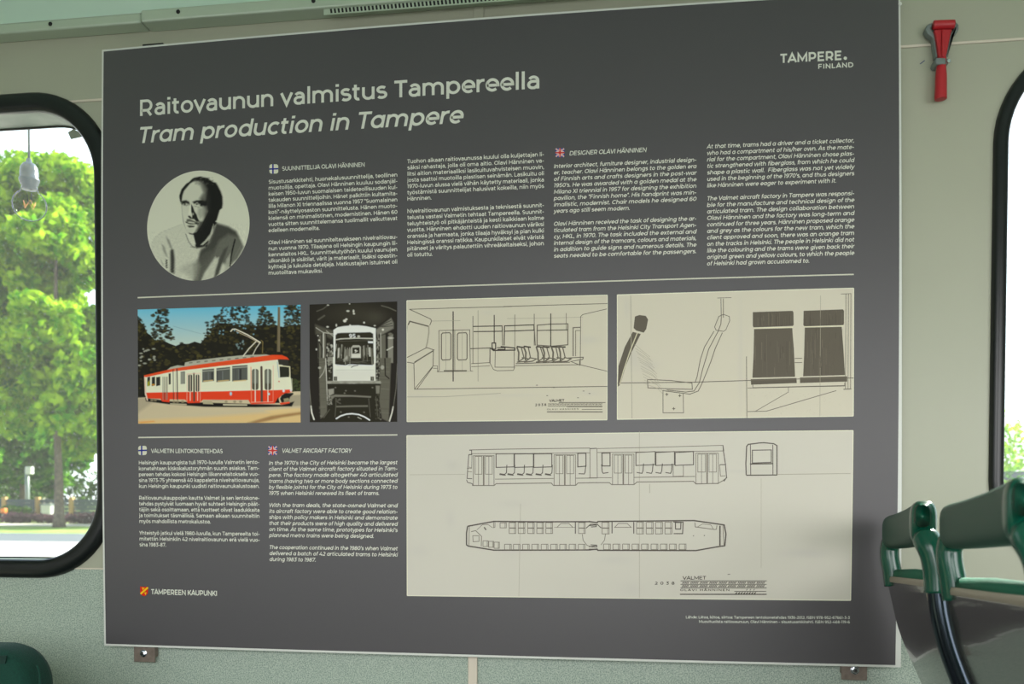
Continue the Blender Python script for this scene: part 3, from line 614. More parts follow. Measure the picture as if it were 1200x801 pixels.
# tram
p.poly([(170, 466), (200, 470), (262, 472), (330, 474), (345, 470), (342, 476), (300, 477), (240, 476.5), (198, 473.5), (171, 470)], pc(16, 14, 12), .6)
p.poly([(196, 433), (200, 430), (208, 427.8), (216, 428.5), (217, 424.5), (226, 422.5), (260, 418.4), (285, 416), (312, 415), (318, 416.5), (318, 420), (210, 436)], pc(148, 146, 130))
for x in range(222, 300, 9): p.line([(x, 425 - (x - 222) * .095), (x + 3, 424.6 - (x - 222) * .095)], 1.3, pc(96, 94, 84))
wt = pc(192, 190, 166); rd = pc(206, 52, 22)
p.poly([(169.5, 441), (203, 434), (260, 427.5), (325, 420.5), (327, 421), (341, 443), (342.5, 457), (325, 463), (170, 463)], wt)
p.poly([(171, 459.8), (260, 458.2), (294, 457.2), (325, 456.8), (341.5, 456), (342.5, 459), (331, 462), (326, 467), (322, 472.5), (294, 473.3), (291, 468.3), (258, 468.2), (238, 468), (234, 471.7), (220, 472), (217, 468), (199, 467.6), (198.5, 471), (190, 470), (188, 467), (172, 466.4)], rd)
p.poly([(168.8, 439.6), (203, 431.7), (230, 427.4), (260, 423.2), (301, 417.8), (318, 415.8), (330, 415.9), (336, 418.2), (338.6, 421.2), (324.5, 421.3), (292, 425), (260, 428.4), (203, 435), (169, 442.2)], pc(214, 64, 26))
p.poly([(318, 416), (330, 416), (336, 418.3), (338.5, 421), (326, 420)], pc(232, 58, 20), .5)
p.line([(169.8, 442), (170.5, 460), (172.6, 468.5)], 1.6, pc(214, 170, 150)); p.line([(294, 430), (294.6, 472)], 1.0, pc(206, 110, 80), .8)
dg = pc(40, 38, 32); gg = pc(92, 96, 90)
for a_, b_ in ((172.6, 176), (177.8, 181.8), (183, 187.8)): p.poly([(a_, 441.8), (b_, 441), (b_, 451.2), (a_, 452.3)], dg)
p.poly([(173, 448), (175.5, 445), (175.5, 452), (173, 452)], pc(150, 150, 30), .5, .8); p.blob(179.6, 450.6, 2, 1, pc(190, 130, 30), .8)
p.poly([(197.6, 437.5), (200, 437), (200, 450), (197.8, 450.5)], dg)
for x in (191, 192.8, 194.6, 196): p.line([(x, 441.5), (x, 468)], .8, pc(110, 100, 88) if x != 192.8 else pc(60, 54, 46))
p.line([(202.8, 433), (203.4, 468)], .8, pc(50, 44, 36)); p.line([(207.3, 432), (208, 468)], 1.2, pc(50, 44, 36)); p.line([(205.2, 432), (205.6, 467)], .6, pc(150, 146, 128), .7)
p.poly([(211.6, 435.6), (216.6, 435), (216.6, 449.5), (211.6, 449.8)], pc(120, 120, 108)); p.line([(212, 436), (216.3, 435.4), (216.4, 449)], .6, dg)
for a_, b_ in ((220.6, 225.2), (229.4, 233.6)):
    p.poly(rsq((a_ + b_) / 2, 448.6, b_ - a_, 20, 1.6), dg); p.line([((a_ + b_) / 2, 438), ((a_ + b_) / 2, 469)], .8, pc(196, 178, 160))
p.line([(227.2, 437.5), (227.4, 469.5)], 2, pc(70, 58, 48)); p.line([(219, 470), (219.3, 438), (234.5, 437), (234.6, 470.5)], .7, pc(206, 150, 130), .8)
for (a_, ta), (b_, tb) in (((237, 432.6), (251, 431.6)), ((253.6, 431.2), (269.8, 429.6)), ((272, 428.6), (290, 427.4))):
    p.poly([(a_, ta), (b_, tb), (b_, 446 - (a_ > 260)), (a_, 447.6 - (a_ > 260))], pc(74, 76, 70)); p.line([(a_, ta + 2.2), (b_, tb + 2.2)], .8, pc(160, 160, 145), .8)
    for i in range(5):
        x = rng.uniform(a_ + 1, b_ - 1); p.line([(x, ta + 4), (x, 444)], rng.uniform(.8, 2), pc(*([rng.integers(30, 110)] * 3)), .7)
    p.line([(a_ + 2, 446.4), (b_ - 2, 445.4)], 1.4, pc(188, 160, 100), .7)
for a_, b_ in ((295.2, 303), (310, 318)):
    p.poly(rsq((a_ + b_) / 2, 444.4, b_ - a_, 24.5, 2.6), pc(70, 66, 54)); p.poly(rsq((a_ + b_) / 2, 441, b_ - a_ - 2.6, 16, 1.6), pc(110, 112, 102), 1, .7)
    p.line([((a_ + b_) / 2, 432), ((a_ + b_) / 2, 470.5)], .9, pc(210, 196, 176))
p.line([(306.4, 430), (306.8, 470)], 2.6, pc(72, 56, 48)); p.line([(320.2, 428), (320, 470)], .6, pc(200, 130, 110), .8); p.line([(295, 471), (320, 470.6)], .6, pc(214, 150, 130))
p.poly([(325.5, 420.6), (337.6, 421), (338.5, 428), (326.6, 427)], dg); p.poly([(327.5, 429), (338, 429.4), (339, 441.5), (328, 442)], pc(34, 34, 24)); p.line([(326.5, 428), (339.5, 429.5), (339.8, 442)], 1.2, pc(188, 182, 150))
p.line([(325, 424), (327, 442)], 1.2, pc(150, 160, 160)); p.line([(342, 443.5), (342.6, 457)], .7, pc(150, 146, 120))
p.poly([(330, 463), (334, 460.5), (343.5, 460), (344, 461.5), (340, 465), (338.5, 470), (330, 471.5), (328, 467)], pc(24, 22, 18)); p.poly([(332.4, 467), (338, 466), (339.5, 469), (333, 470.8)], pc(130, 120, 90), .5)
p.poly([(327.5, 471.8), (339.6, 470.4), (339.2, 472.3), (329, 474)], pc(222, 60, 26)); p.poly([(322, 472), (326.2, 465), (327.8, 472)], pc(20, 18, 14))
p.blob(332.4, 457.6, 1.4, 1.7, pc(226, 222, 200)); p.blob(341, 457.2, 1.1, 1.5, pc(226, 222, 200)); p.blob(270.5, 461, 1.3, 2, pc(130, 180, 200)); p.blob(315.3, 461.4, 1, 1.3, pc(150, 190, 210)); p.blob(327, 446.7, .8, .8, pc(170, 60, 40))
p.poly([(238, 468.8), (248, 469), (250, 473.5), (238, 473)], pc(150, 140, 112)); p.line([(249, 469), (262, 469.6)], 1.2, pc(150, 142, 120)); p.line([(200, 473), (218, 473.8)], 1.6, pc(150, 140, 115)); p.line([(262, 474), (289, 474.3)], 1.5, pc(176, 168, 140))
for x in (204, 208, 214, 265, 275, 282, 178, 182): p.blob(x, 470.4 if x > 200 else 468.5, 1.8, 1.4, pc(120, 108, 84), .8)
lc = pc(196, 186, 168)
p.line([(270.5, 388), (272.5, 385.6), (276, 385.4), (290, 392), (305, 401)], 1.2, lc); p.line([(277, 388), (291, 394.6), (304, 401.6)], .8, pc(150, 136, 112)); p.line([(300, 400), (292, 408), (285, 417)], 1.1, lc); p.line([(305, 401), (300, 408), (296.3, 415.6)], .8, lc); p.line([(306, 398.6), (308, 400), (307.6, 413)], .6, pc(120, 104, 60))
p.grid('tram_photograph', ((161.4, 362.5), (352.3, 356.9), (162, 496.2), (352.3, 494.8)), 380, 268, 2)

# --- black and white photograph: nose of a tram body in the workshop
bk = pc(30, 26, 20)
p = Paint(360, 350, 468, 498, 2.4, bk)
T = lambda P_: [(360 + x / 10.68, 350 + y / 10.68) for x, y in P_]
Bm = lambda P_: [(360 + x / 10.27, 420 + y / 10.27) for x, y in P_]
g = lambda v: pc(v, v - 3, v - 14)
p.gauss(415, 368, 34, 14, g(52), .7); p.gauss(440, 372, 12, 8, g(64), .5)
p.line(T([(120, 155), (200, 125), (265, 75)]), 1.2, g(84), .7); p.line(T([(930, 85), (1020, 110), (1110, 150)]), 1.3, g(90), .7); p.line(T([(140, 260), (215, 210)]), 2, g(88), .6)
p.poly(T([(100, 320), (320, 400), (330, 460), (300, 500), (240, 470), (105, 440)]), g(76), 1.4, .8)
p.poly(T([(860, 390), (1050, 240), (1080, 300), (1080, 370), (950, 440), (880, 460)]), g(110), 1, .85)
for i in range(4): p.line(T([(860 + i * 25, 350), (1040 + i * 10, 235 + i * 34)]), .7, bk)
p.line(T([(110, 360), (200, 420), (330, 440)]), .9, g(150)); p.line(T([(240, 400), (330, 470)]), .9, g(140))
for x0, x1 in ((135, 205), (210, 235), (900, 985), (1010, 1075)): p.poly(T([(x0, 470), (x1, 440), (x1, 800), (x0, 800)]), g(rng.integers(88, 124)), .6, .9)
for x in (140, 178, 240, 900, 985, 1000): p.line(T([(x, 440), (x + 5, 800)]), 1.0, bk)
p.line(T([(145, 520), (190, 620), (170, 790)]), 1.1, bk); p.line(T([(1000, 640), (1070, 600)]), 1.4, g(160)); p.blob(*T([(1045, 490)])[0], 3, 1, g(160)); p.blob(*T([(1040, 440)])[0], 2.4, 1.5, g(90))
for i in range(50): p.blob(*T([(rng.uniform(245, 320), rng.uniform(560, 800))])[0], rng.uniform(.4, 1.2), rng.uniform(.5, 1.6), g(rng.integers(30, 175)), .9)
for i in range(40): p.blob(*T([(rng.uniform(862, 900), rng.uniform(470, 800))])[0], rng.uniform(.4, 1.0), rng.uniform(.5, 1.6), g(rng.integers(30, 150)), .9)
p.line(T([(205, 430), (205, 800)]), 1.4, g(170), .9); p.line(T([(920, 430), (925, 800)]), 1.0, g(150), .8)
for x, y, rx, ry in ((510, 152, 1.6, .9), (580, 155, .9, 1.6), (585, 185, 1.1, .9), (470, 275, 1.9, 1.6), (490, 255, 1.3, 1), (712, 297, 1, 1), (255, 350, 1.3, .8), (365, 330, .8, 1.4), (845, 335, 1, .6), (537, 330, 1, .9), (948, 385, 1.2, 1.2), (115, 632, .8, 1), (135, 460, .7, .7), (150, 518, .9, 1), (260, 78, 1, .5), (530, 62, .6, .6)): p.blob(*T([(x, y)])[0], rx, ry, g(188), .95)
# lower half
p.poly(Bm([(135, -10), (225, -10), (240, 640), (200, 700), (160, 720)]), g(84), .8); p.poly(Bm([(880, -10), (1010, -10), (980, 760), (900, 720), (865, 500)]), g(82), .8)
for i in range(26):
    y = rng.uniform(10, 700); p.line(Bm([(145, y), (225, y - 8)]), .6, g(rng.integers(60, 110)), .5); p.line(Bm([(885, y), (985, y + 6)]), .6, g(rng.integers(60, 110)), .5)
p.line(Bm([(222, 0), (235, 300), (245, 560)]), 1, g(170)); p.line(Bm([(935, 0), (940, 200), (985, 240)]), 1.3, bk); p.line(Bm([(135, 0), (140, 220)]), 1.3, bk); p.blob(*Bm([(150, 110)])[0], 1.6, 1.2, g(150)); p.blob(*Bm([(905, 105)])[0], 2, 2.4, g(140))
p.line(Bm([(150, 230), (200, 160), (225, 60)]), .8, g(150)); p.line(Bm([(45, 570), (55, 650), (82, 730)]), 1.6, g(190)); p.line(Bm([(1035, 580), (1020, 650), (990, 750)]), 1.4, g(180)); p.line(Bm([(1085, 60), (1070, 350), (1035, 600)]), .7, g(110), .7); p.line(Bm([(18, 200), (30, 400), (48, 600)]), .8, g(120), .7)
p.poly(Bm([(245, -20), (310, -20), (310, 60), (250, 90)]), g(130), .6, .8); p.poly(Bm([(240, 110), (305, 110), (305, 260), (240, 260)]), g(38), .6)
for i in range(24): p.blob(*Bm([(rng.uniform(240, 305), rng.uniform(20, 250))])[0], .8, .7, g(rng.integers(40, 150)), .8)
for i in range(26): p.blob(*Bm([(rng.uniform(828, 880), rng.uniform(0, 260))])[0], .7, 1, g(rng.integers(40, 150)), .8)
# body shell of the tram
p.poly(T([(330, 800), (328, 390), (380, 355), (450, 342), (540, 333), (640, 330), (740, 342), (858, 368), (860, 800)]), g(200), .4)
p.poly(Bm([(310, -20), (822, -20), (822, 268), (312, 270)]), g(194), .4); p.poly(Bm([(330, 140), (815, 140), (815, 268), (318, 268)]), g(178), 2, .5); p.line(Bm([(350, 136), (800, 136)]), .5, g(150), .7)
p.poly([(393.3, 392.5), (395.5, 390.2), (400, 389.8), (434, 389), (437.3, 390.8), (438.2, 426), (436.5, 427.8), (395, 428), (392.6, 426)], g(38), .5)
p.line(T([(355, 512), (420, 500), (600, 492), (830, 496)]), 1.2, g(170)); p.line(T([(400, 530), (780, 520)]), .7, g(70))
for s_, x_ in (('9', 409.0), ('5', 413.2)):
    _, V, F, _z = glyph(s_, .14, 14, 0)
    for f_ in F: p.poly([(x_ + V[i, 0] * 6.2, 395.6 - V[i, 1] * 6.4) for i in f_], g(215), .3)
p.blob(420.3, 394, 1.6, 1.4, g(160))
p.poly(T([(760, 530), (825, 530), (825, 555), (762, 553)]), g(205), .4)
for i in range(60):
    x = rng.uniform(356, 830)
    if 540 < x < 680: continue
    y0 = rng.uniform(560, 640); p.line(T([(x, y0), (x + (x - 600) * .05, y0 + rng.uniform(60, 200))]), rng.uniform(.5, 1.3), g(rng.integers(34, 150)), .85)
p.poly(T([(450, 760), (500, 705), (510, 740), (460, 790)]), g(140), .5); p.poly(T([(385, 620), (405, 610), (400, 730), (380, 740)]), g(170), .5); p.poly(T([(770, 610), (790, 605), (795, 720), (775, 720)]), g(165), .5)
p.poly(T([(545, 740), (548, 610), (575, 580), (650, 580), (672, 600), (672, 740)]), g(150), .4); p.poly(T([(566, 610), (655, 605), (655, 680), (566, 684)]), g(36), .4); p.poly(T([(556, 690), (668, 688), (668, 735), (556, 736)]), g(180), .4); p.blob(416.7, 410.5, 1, 1, g(190)); p.line(T([(600, 670), (630, 650)]), .6, g(190))
for i in range(20): p.line(Bm([(rng.uniform(340, 780), rng.uniform(0, 60)), (rng.uniform(340, 780), rng.uniform(0, 60))]), .5, g(rng.integers(40, 110)), .35)
p.line(Bm([(345, 75), (460, 86), (500, 72), (790, 84)]), .9, g(205)); p.line(Bm([(530, 105), (560, 90), (610, 80)]), .8, bk)
for x in (340, 783):
    p.poly(Bm([(x - 20, 216), (x + 20, 216), (x + 20, 264), (x - 20, 264)]), g(40), .4); p.poly(Bm([(x - 5, 225), (x + 9, 225), (x + 9, 256), (x - 5, 256)]), g(110), .4)
p.poly(Bm([(232, 268), (885, 268), (885, 300), (232, 302)]), g(132), .5)
for i in range(30): p.blob(*Bm([(rng.uniform(240, 880), rng.uniform(272, 298))])[0], 1.5, .5, g(rng.integers(70, 170)), .6)
p.poly(Bm([(240, 308), (885, 306), (870, 470), (860, 700), (900, 770), (150, 770), (240, 640), (245, 480)]), g(32), .6)
p.poly(Bm([(250, 370), (320, 360), (320, 420), (260, 450)]), g(130), .7); p.poly(Bm([(825, 325), (875, 325), (868, 420), (830, 420)]), g(105), .6)
p.poly(Bm([(280, 450), (340, 432), (560, 440), (770, 452), (765, 470), (540, 458), (330, 460), (290, 500)]), g(104), .5); p.poly(Bm([(350, 568), (540, 562), (730, 560), (730, 580), (540, 582), (350, 586)]), g(92), .5)
for a_, b_ in (((740, 480), (760, 700)), ((350, 490), (335, 700)), ((270, 610), (200, 710)), ((825, 460), (850, 690))): p.line(Bm([a_, b_]), .8, g(84), .8)
for i in range(40): p.blob(*Bm([(rng.uniform(240, 300), rng.uniform(440, 560))])[0], .7, .7, g(rng.integers(40, 160)), .7); p.blob(*Bm([(rng.uniform(820, 880), rng.uniform(430, 740))])[0], .6, .9, g(rng.integers(36, 100)), .7)
for i in range(12): p.blob(*Bm([(rng.uniform(340, 400), rng.uniform(480, 540))])[0], .7, .6, g(90), .7)
p.line(Bm([(350, 722), (400, 690), (470, 668), (540, 662), (620, 672), (690, 700), (750, 738)]), 1.5, g(205)); p.line(Bm([(610, 705), (650, 725)]), 1, g(150))
for x, y in ((340, 348), (786, 348), (465, 386), (575, 388), (450, 415), (405, 643), (685, 645), (885, 730), (500, 703), (165, 690)): p.blob(*Bm([(x, y)])[0], .9, .7, g(110), .8)
p.grid('workshop_photograph', ((362.7, 356.6), (465.5, 353), (363, 494.4), (465.5, 494)), 206, 276, 2)

# --- round portrait
g = lambda v: pc(v, v, v * .90)
p = Paint(170, 196, 295, 332, 2.6, g(174))
A = lambda P_: [(190 + x / 10.68, 195 + y / 10.68) for x, y in P_]
B = lambda P_: [(170 + x / 9.23, 260 + y / 9.23) for x, y in P_]
p.poly(B([(70, 230), (110, 160), (200, 100), (300, 62), (410, 20), (560, 60), (740, 10), (790, 25), (900, 50), (980, 95), (1030, 180), (1065, 265), (1100, 700), (0, 700)]), g(166), .4)
p.line(B([(75, 225), (110, 160), (200, 100), (300, 62), (400, 22)]), .5, g(140), .8); p.line(B([(300, 250), (340, 170), (400, 60)]), .5, g(140), .5)
p.poly(B([(770, 10), (900, 50), (985, 100), (1040, 200), (1070, 270), (1000, 400), (900, 480), (790, 420), (760, 380), (640, 560), (600, 700), (520, 700), (560, 480), (600, 300), (690, 220)]), g(84), 1.6)
p.poly(B([(770, 15), (900, 50), (980, 100), (1010, 160), (900, 130), (800, 200), (740, 330), (640, 420), (560, 520), (590, 330), (700, 220)]), g(44), 2.2, .8)
p.poly(B([(520, 460), (640, 330), (760, 280), (720, 400), (640, 520), (600, 660), (520, 660)]), g(70), 2, .8)
p.poly(B([(600, 650), (640, 570), (760, 400), (800, 380), (780, 450), (740, 560), (700, 650)]), g(160), 1.0)
p.poly(B([(790, 430), (850, 300), (900, 260), (850, 400), (800, 560), (740, 620), (760, 520)]), g(60), 1.2)
p.poly(B([(850, 560), (880, 400), (930, 330), (920, 480), (860, 560), (810, 570)]), g(140), 1.2, .8)
p.line(B([(972, 190), (945, 300), (930, 380), (920, 480)]), 1.8, g(20)); p.line(B([(1040, 260), (1000, 330), (940, 440)]), 2.4, g(96), .6)
p.poly(B([(285, 285), (310, 300), (322, 400), (318, 560), (270, 545), (272, 430), (270, 320)]), g(50), 1.1); p.poly(B([(180, 240), (210, 260), (245, 380), (225, 370), (190, 300)]), g(110), 1.0, .8)
p.poly(B([(228, 155), (265, 200), (295, 280), (270, 280), (240, 210)]), g(96), 1.0, .8); p.line(B([(232, 410), (232, 490)]), 1.8, g(24)); p.line(B([(170, 410), (200, 470)]), 1, g(110), .7)
p.poly(B([(520, 430), (560, 400), (590, 480), (560, 620), (500, 620), (440, 560), (380, 520), (420, 470)]), g(130), 3, .6)
Hh = [(212, 370), (228, 320), (240, 285), (270, 250), (300, 215), (340, 190), (372, 155), (400, 138), (440, 130), (480, 122), (520, 134), (570, 140), (600, 165), (640, 192), (675, 200), (700, 240), (735, 310), (758, 380), (760, 470), (752, 520), (722, 545), (700, 620), (685, 670), (668, 690)]
p.poly(A(Hh + [(690, 700), (640, 760), (610, 840), (560, 1000), (430, 1030), (380, 900), (330, 830), (290, 770), (262, 690), (250, 600), (244, 480), (222, 430)]), g(22), .5)
p.poly(B([(520, 120), (640, 60), (742, 12), (748, 60), (705, 160), (640, 225), (600, 245), (548, 242), (530, 170)]), g(22), .6)
p.poly(B([(444, 118), (475, 130), (522, 140), (532, 180), (548, 243), (505, 248), (468, 190)]), g(172), .6); p.poly(B([(742, 20), (732, 120), (690, 190), (625, 248), (600, 246), (650, 200), (705, 130), (730, 50)]), g(150), .5)
p.line(B([(440, 130), (470, 210), (510, 262), (570, 280), (640, 265), (700, 205), (742, 120)]), 1.0, g(80), .9); p.line(B([(490, 265), (560, 285), (650, 275)]), .8, g(120))
face = [(246, 430), (256, 360), (275, 305), (310, 262), (350, 215), (390, 190), (440, 182), (490, 200), (530, 240), (550, 300), (545, 380), (540, 430), (565, 500), (572, 560), (540, 630), (505, 700), (470, 760), (430, 815), (380, 838), (320, 824), (292, 775), (268, 690), (250, 590), (246, 500)]
p.poly(A(face), g(168), .7)
p.poly(A([(470, 170), (560, 240), (600, 420), (590, 560), (550, 640), (480, 790), (520, 640), (520, 540), (500, 470), (470, 400), (520, 330), (500, 260)]), g(34), 2.2, .9)
p.poly(A([(400, 180), (500, 190), (560, 280), (540, 410), (480, 400), (520, 320), (480, 240), (430, 215)]), g(96), 2.0, .7)
for i in range(30): p.blob(*A([(rng.uniform(400, 640), rng.uniform(135, 230))])[0], .6, .5, g(rng.integers(20, 110)), .6)
p.poly(A([(244, 428), (300, 420), (340, 440), (348, 478), (300, 460), (262, 470), (246, 478)]), g(24), .6); p.poly(A([(375, 440), (430, 422), (490, 420), (560, 440), (560, 490), (480, 495), (440, 450), (400, 470)]), g(24), .7)
p.line(A([(262, 480), (300, 490), (336, 480)]), .7, g(60), .8); p.blob(*A([(312, 474)])[0], 1.2, .6, g(130), .9); p.blob(*A([(285, 472)])[0], 1.2, .9, g(26)); p.blob(*A([(462, 474)])[0], 1.2, .7, g(130), .9); p.blob(*A([(435, 470)])[0], 1.4, .9, g(24)); p.line(A([(400, 495), (450, 505), (510, 498)]), .8, g(70), .7)
p.poly(A([(362, 470), (385, 500), (405, 560), (432, 600), (445, 640), (470, 690), (430, 690), (400, 660), (350, 652), (322, 628), (330, 610), (352, 618), (372, 640), (378, 600), (360, 560)]), g(26), .6)
p.poly(A([(340, 500), (358, 470), (362, 560), (345, 612), (328, 612)]), g(178), .6); p.blob(*A([(386, 594)])[0], 1.1, 1.3, g(120))
p.poly(A([(455, 520), (540, 510), (560, 560), (520, 620), (470, 660), (440, 590)]), g(120), 1.6, .7)
p.poly(A([(298, 700), (310, 655), (345, 655), (400, 680), (470, 700), (450, 740), (400, 700), (345, 690)]), g(60), .7, .9); p.poly(A([(288, 688), (340, 706), (400, 712), (450, 700), (430, 722), (350, 722), (300, 706)]), g(20), .5)
p.poly(A([(312, 742), (350, 736), (410, 742), (400, 760), (340, 766)]), g(52), .6); p.line(A([(320, 728), (390, 728)]), .8, g(130), .8); p.poly(A([(470, 680), (520, 690), (470, 790), (400, 835), (440, 760)]), g(26), 1.4, .85)
p.gauss(*A([(350, 800)])[0], 4, 2.4, g(150), .5)
cu_, cv_, cr_ = .23202046, .4066136, .12072036
rings, segs = 62, 200; Ug = [(cu_, cv_)]
for i in range(1, rings + 1):
    for k_ in range(segs): a_ = 2 * math.pi * k_ / segs; Ug.append((cu_ + cr_ * i / rings * math.cos(a_), cv_ + cr_ * i / rings * math.sin(a_)))
Fg = [(0, 1 + k_, 1 + (k_ + 1) % segs) for k_ in range(segs)] + [(1 + (i - 1) * segs + k_, 1 + i * segs + k_, 1 + i * segs + (k_ + 1) % segs, 1 + (i - 1) * segs + (k_ + 1) % segs) for i in range(1, rings) for k_ in range(segs)]
_sw = ((p.Y > 262) & (np.abs(p.X - 232) < 62) & ~((p.Y < 272) & (p.X < 235)))[..., None]; p.I = np.clip(p.I * (1 + _sw * rng.normal(0, .07, p.I.shape[:2])[..., None]), 0, 1)
p.mesh('portrait_photograph', uv_px(np.array(Ug)), Fg, 2)

# --- drawings on paper
def paper(name, quad, x0, y0, x1, y1, tone, marks):
    q = Paint(x0, y0, x1, y1, .8, pc(*tone)); marks(q); return q.grid(name, quad, int((x1 - x0) / 1.5), int((y1 - y0) / 1.5), 2)
def smudge(q, lst):
    for x, y, rx, ry, al in lst: q.gauss(x, y, rx, ry, pc(160, 156, 150), al)
def m1(q): smudge(q, [(690, 398, 12, 5, .35), (600, 463, 30, 2, .25), (690, 460, 14, 3, .25), (490, 464, 14, 2, .3), (571, 366, 8, 3, .2)])
def m2(q):
    smudge(q, [(742, 418, 8, 14, .4), (760, 428, 12, 6, .35), (735, 360, 4, 14, .3), (868, 420, 3, 60, .25)])
def m3(q): smudge(q, [(530, 545, 8, 6, .35), (528, 608, 5, 10, .3), (945, 648, 30, 5, .45), (720, 655, 20, 6, .3), (600, 590, 18, 5, .25), (600, 645, 14, 12, .25), (880, 552, 60, 2, .3), (740, 690, 14, 8, .3), (490, 645, 14, 8, .25)])
Q1 = ((476.8, 352.1), (711.7, 345.6), (477, 493.8), (711.3, 491.7)); Q2 = ((723.4, 345.3), (1000.4, 337.4), (723.4, 491.1), (1000, 487.3)); Q3 = ((476.8, 510.1), (999.8, 504.2), (477.2, 697.5), (996.8, 703.1))
DO1 = paper('interior_drawing', Q1, 475, 344, 714, 496, (172, 166, 149), m1); DO2 = paper('seat_drawing', Q2, 721, 335, 1003, 494, (173, 167, 151), m2); DO3 = paper('plan_drawing', Q3, 475, 502, 1002, 706, (171, 167, 156), m3)
for Q, do_ in ((Q1, DO1), (Q2, DO2), (Q3, DO3)):      # pale printed margin line of each sheet
    k = Ink(); U = [px_uv(*a_) for a_ in (Q[0], Q[1], Q[3], Q[2], Q[0])]
    for a_, b_ in zip(U[:-1], U[1:]): k.line(poly_uv(a_[0], a_[1], b_[0], b_[1]), .9, pc(192, 190, 170))
    k.done('sheet_edge', 3, do_)
K1 = pc(56, 50, 44); K2 = pc(88, 82, 72); K3 = pc(138, 132, 116)
def jl(k, P_, w, c, j=.0): k.line([(x + rng.uniform(-j, j), y + rng.uniform(-j, j)) for x, y in P_], w * 1.28, c)
S1 = lambda P_: [(470 + x / 9.23, 340 + y / 9.23) for x, y in P_]; S2 = lambda P_: [(590 + x / 9.23, 340 + y / 9.23) for x, y in P_]; S0 = lambda P_: [(470 + x / 4.8, 340 + y / 4.8) for x, y in P_]
k = Ink()
jl(k, S1([(90, 205), (600, 190), (1200, 175)]) , .6, K2); jl(k, S2([(0, 175), (500, 160), (1125, 143)]), .6, K2)
jl(k, S1([(90, 205), (320, 310), (330, 330), (310, 380)]), .7, K2); jl(k, S1([(330, 332), (640, 328)]), .4, K3); jl(k, S2([(40, 305), (450, 300), (860, 290)]), .35, K3)
jl(k, S1([(75, 375), (95, 335), (300, 390)]), 1.2, K2); jl(k, S1([(300, 390), (300, 460), (285, 560), (270, 620)]), 1.3, K3); jl(k, S1([(65, 380), (62, 460)]), 1, K2)
jl(k, S0([(33, 378), (145, 322), (185, 335), (72, 410), (33, 404)]), .7, K2); jl(k, S0([(75, 405), (180, 340)]), 1.1, K2); jl(k, S0([(72, 410), (76, 555), (180, 425), (182, 340)]), .7, K2); jl(k, S0([(90, 555), (178, 432)]), .6, K2)
jl(k, S0([(76, 556), (600, 548), (1160, 540)]), .7, K2); jl(k, S0([(35, 598), (240, 598), (560, 580)]), .5, K3, .3); jl(k, S0([(178, 425), (205, 425), (205, 458)]), .5, K2); jl(k, S0([(180, 438), (205, 438)]), .5, K2)
jl(k, S0([(205, 458), (215, 448), (213, 226), (386, 222), (390, 452), (405, 455), (205, 458)]), .6, K2); jl(k, S0([(240, 452), (370, 452)]), 1.1, K2)
for a_, b_ in ((227, 280), (317, 371)): jl(k, S0([(a_ + 6, 240), (b_ - 6, 238), (b_, 248), (b_, 382), (b_ - 6, 390), (a_ + 6, 392), (a_, 384), (a_, 248), (a_ + 6, 240)]), .9, K2)
for x in (252, 344): jl(k, S0([(x, 228), (x, 450)]), .4, K3)
jl(k, S0([(293, 118), (293, 512)]), 1.0, K1); jl(k, S0([(302, 226), (302, 448)]), .5, K2); jl(k, S0([(433, 112), (433, 512)]), .6, K3)
jl(k, S0([(404, 144), (404, 410)]), .6, K2); jl(k, S0([(404, 203), (568, 200), (570, 230), (408, 232)]), .9, K1); jl(k, S0([(568, 200), (570, 310)]), .7, K2); jl(k, S0([(580, 310), (582, 200), (748, 194), (748, 224), (582, 230)]), .9, K1); jl(k, S0([(748, 194), (755, 310)]), .8, K2)
jl(k, S0([(765, 310), (766, 196), (840, 190), (938, 188), (938, 306), (850, 314), (765, 308)]), .9, K2); jl(k, S0([(766, 226), (936, 222)]), .8, K1)
for x, y0, y1, w in ((524, 138, 300, .9), (640, 136, 320, .5), (749, 132, 310, .6), (842, 130, 320, .9), (929, 128, 226, .5)): jl(k, S0([(x, y0), (x, y1)]), w, K1 if w > .8 else K2)
jl(k, S0([(390, 328), (500, 324), (500, 410)]), .9, K2); jl(k, S0([(395, 412), (500, 406)]), .6, K2); jl(k, S0([(395, 430), (500, 424)]), .5, K2)
jl(k, S0([(512, 296), (532, 296), (532, 330), (520, 332), (512, 322), (512, 296)]), 1.0, K1); jl(k, S0([(500, 322), (520, 338), (640, 336), (640, 324), (560, 316)]), 1.1, K1); jl(k, S0([(540, 322), (585, 322), (585, 332), (542, 332)]), .9, K1)
jl(k, S0([(530, 340), (528, 432), (636, 432), (636, 340)]), .6, K2); jl(k, S0([(498, 405), (520, 445), (540, 452), (632, 450), (640, 430)]), .6, K2); jl(k, S0([(500, 330), (498, 405)]), .6, K2)
for x in (650, 690, 760, 795, 845, 885):
    jl(k, S0([(x, 316), (x + 12, 350), (x + 10, 395)]), 1.5, K2, .4); jl(k, S0([(x + 25, 318), (x + 40, 380), (x + 8, 402)]), 1.0, K2, .4)
    jl(k, S0([(x, 405), (x + 50, 398), (x + 70, 385), (x + 30, 378)]), 1.0, K2, .4); jl(k, S0([(x, 316), (x + 40, 320)]), 1.3, K1, .3)
jl(k, S0([(940, 380), (1025, 376), (1022, 388), (955, 400), (1005, 420), (1005, 396)]), .8, K2); jl(k, S0([(645, 412), (760, 408), (950, 404)]), .8, K2); jl(k, S0([(640, 424), (1005, 418), (1160, 455)]), .6, K2)
jl(k, S0([(968, 370), (968, 210), (1008, 208)]), .9, K2); jl(k, S0([(982, 370), (982, 226), (1008, 226)]), .6, K2); jl(k, S0([(1008, 420), (1010, 148), (1022, 136), (1160, 104)]), .6, K2)
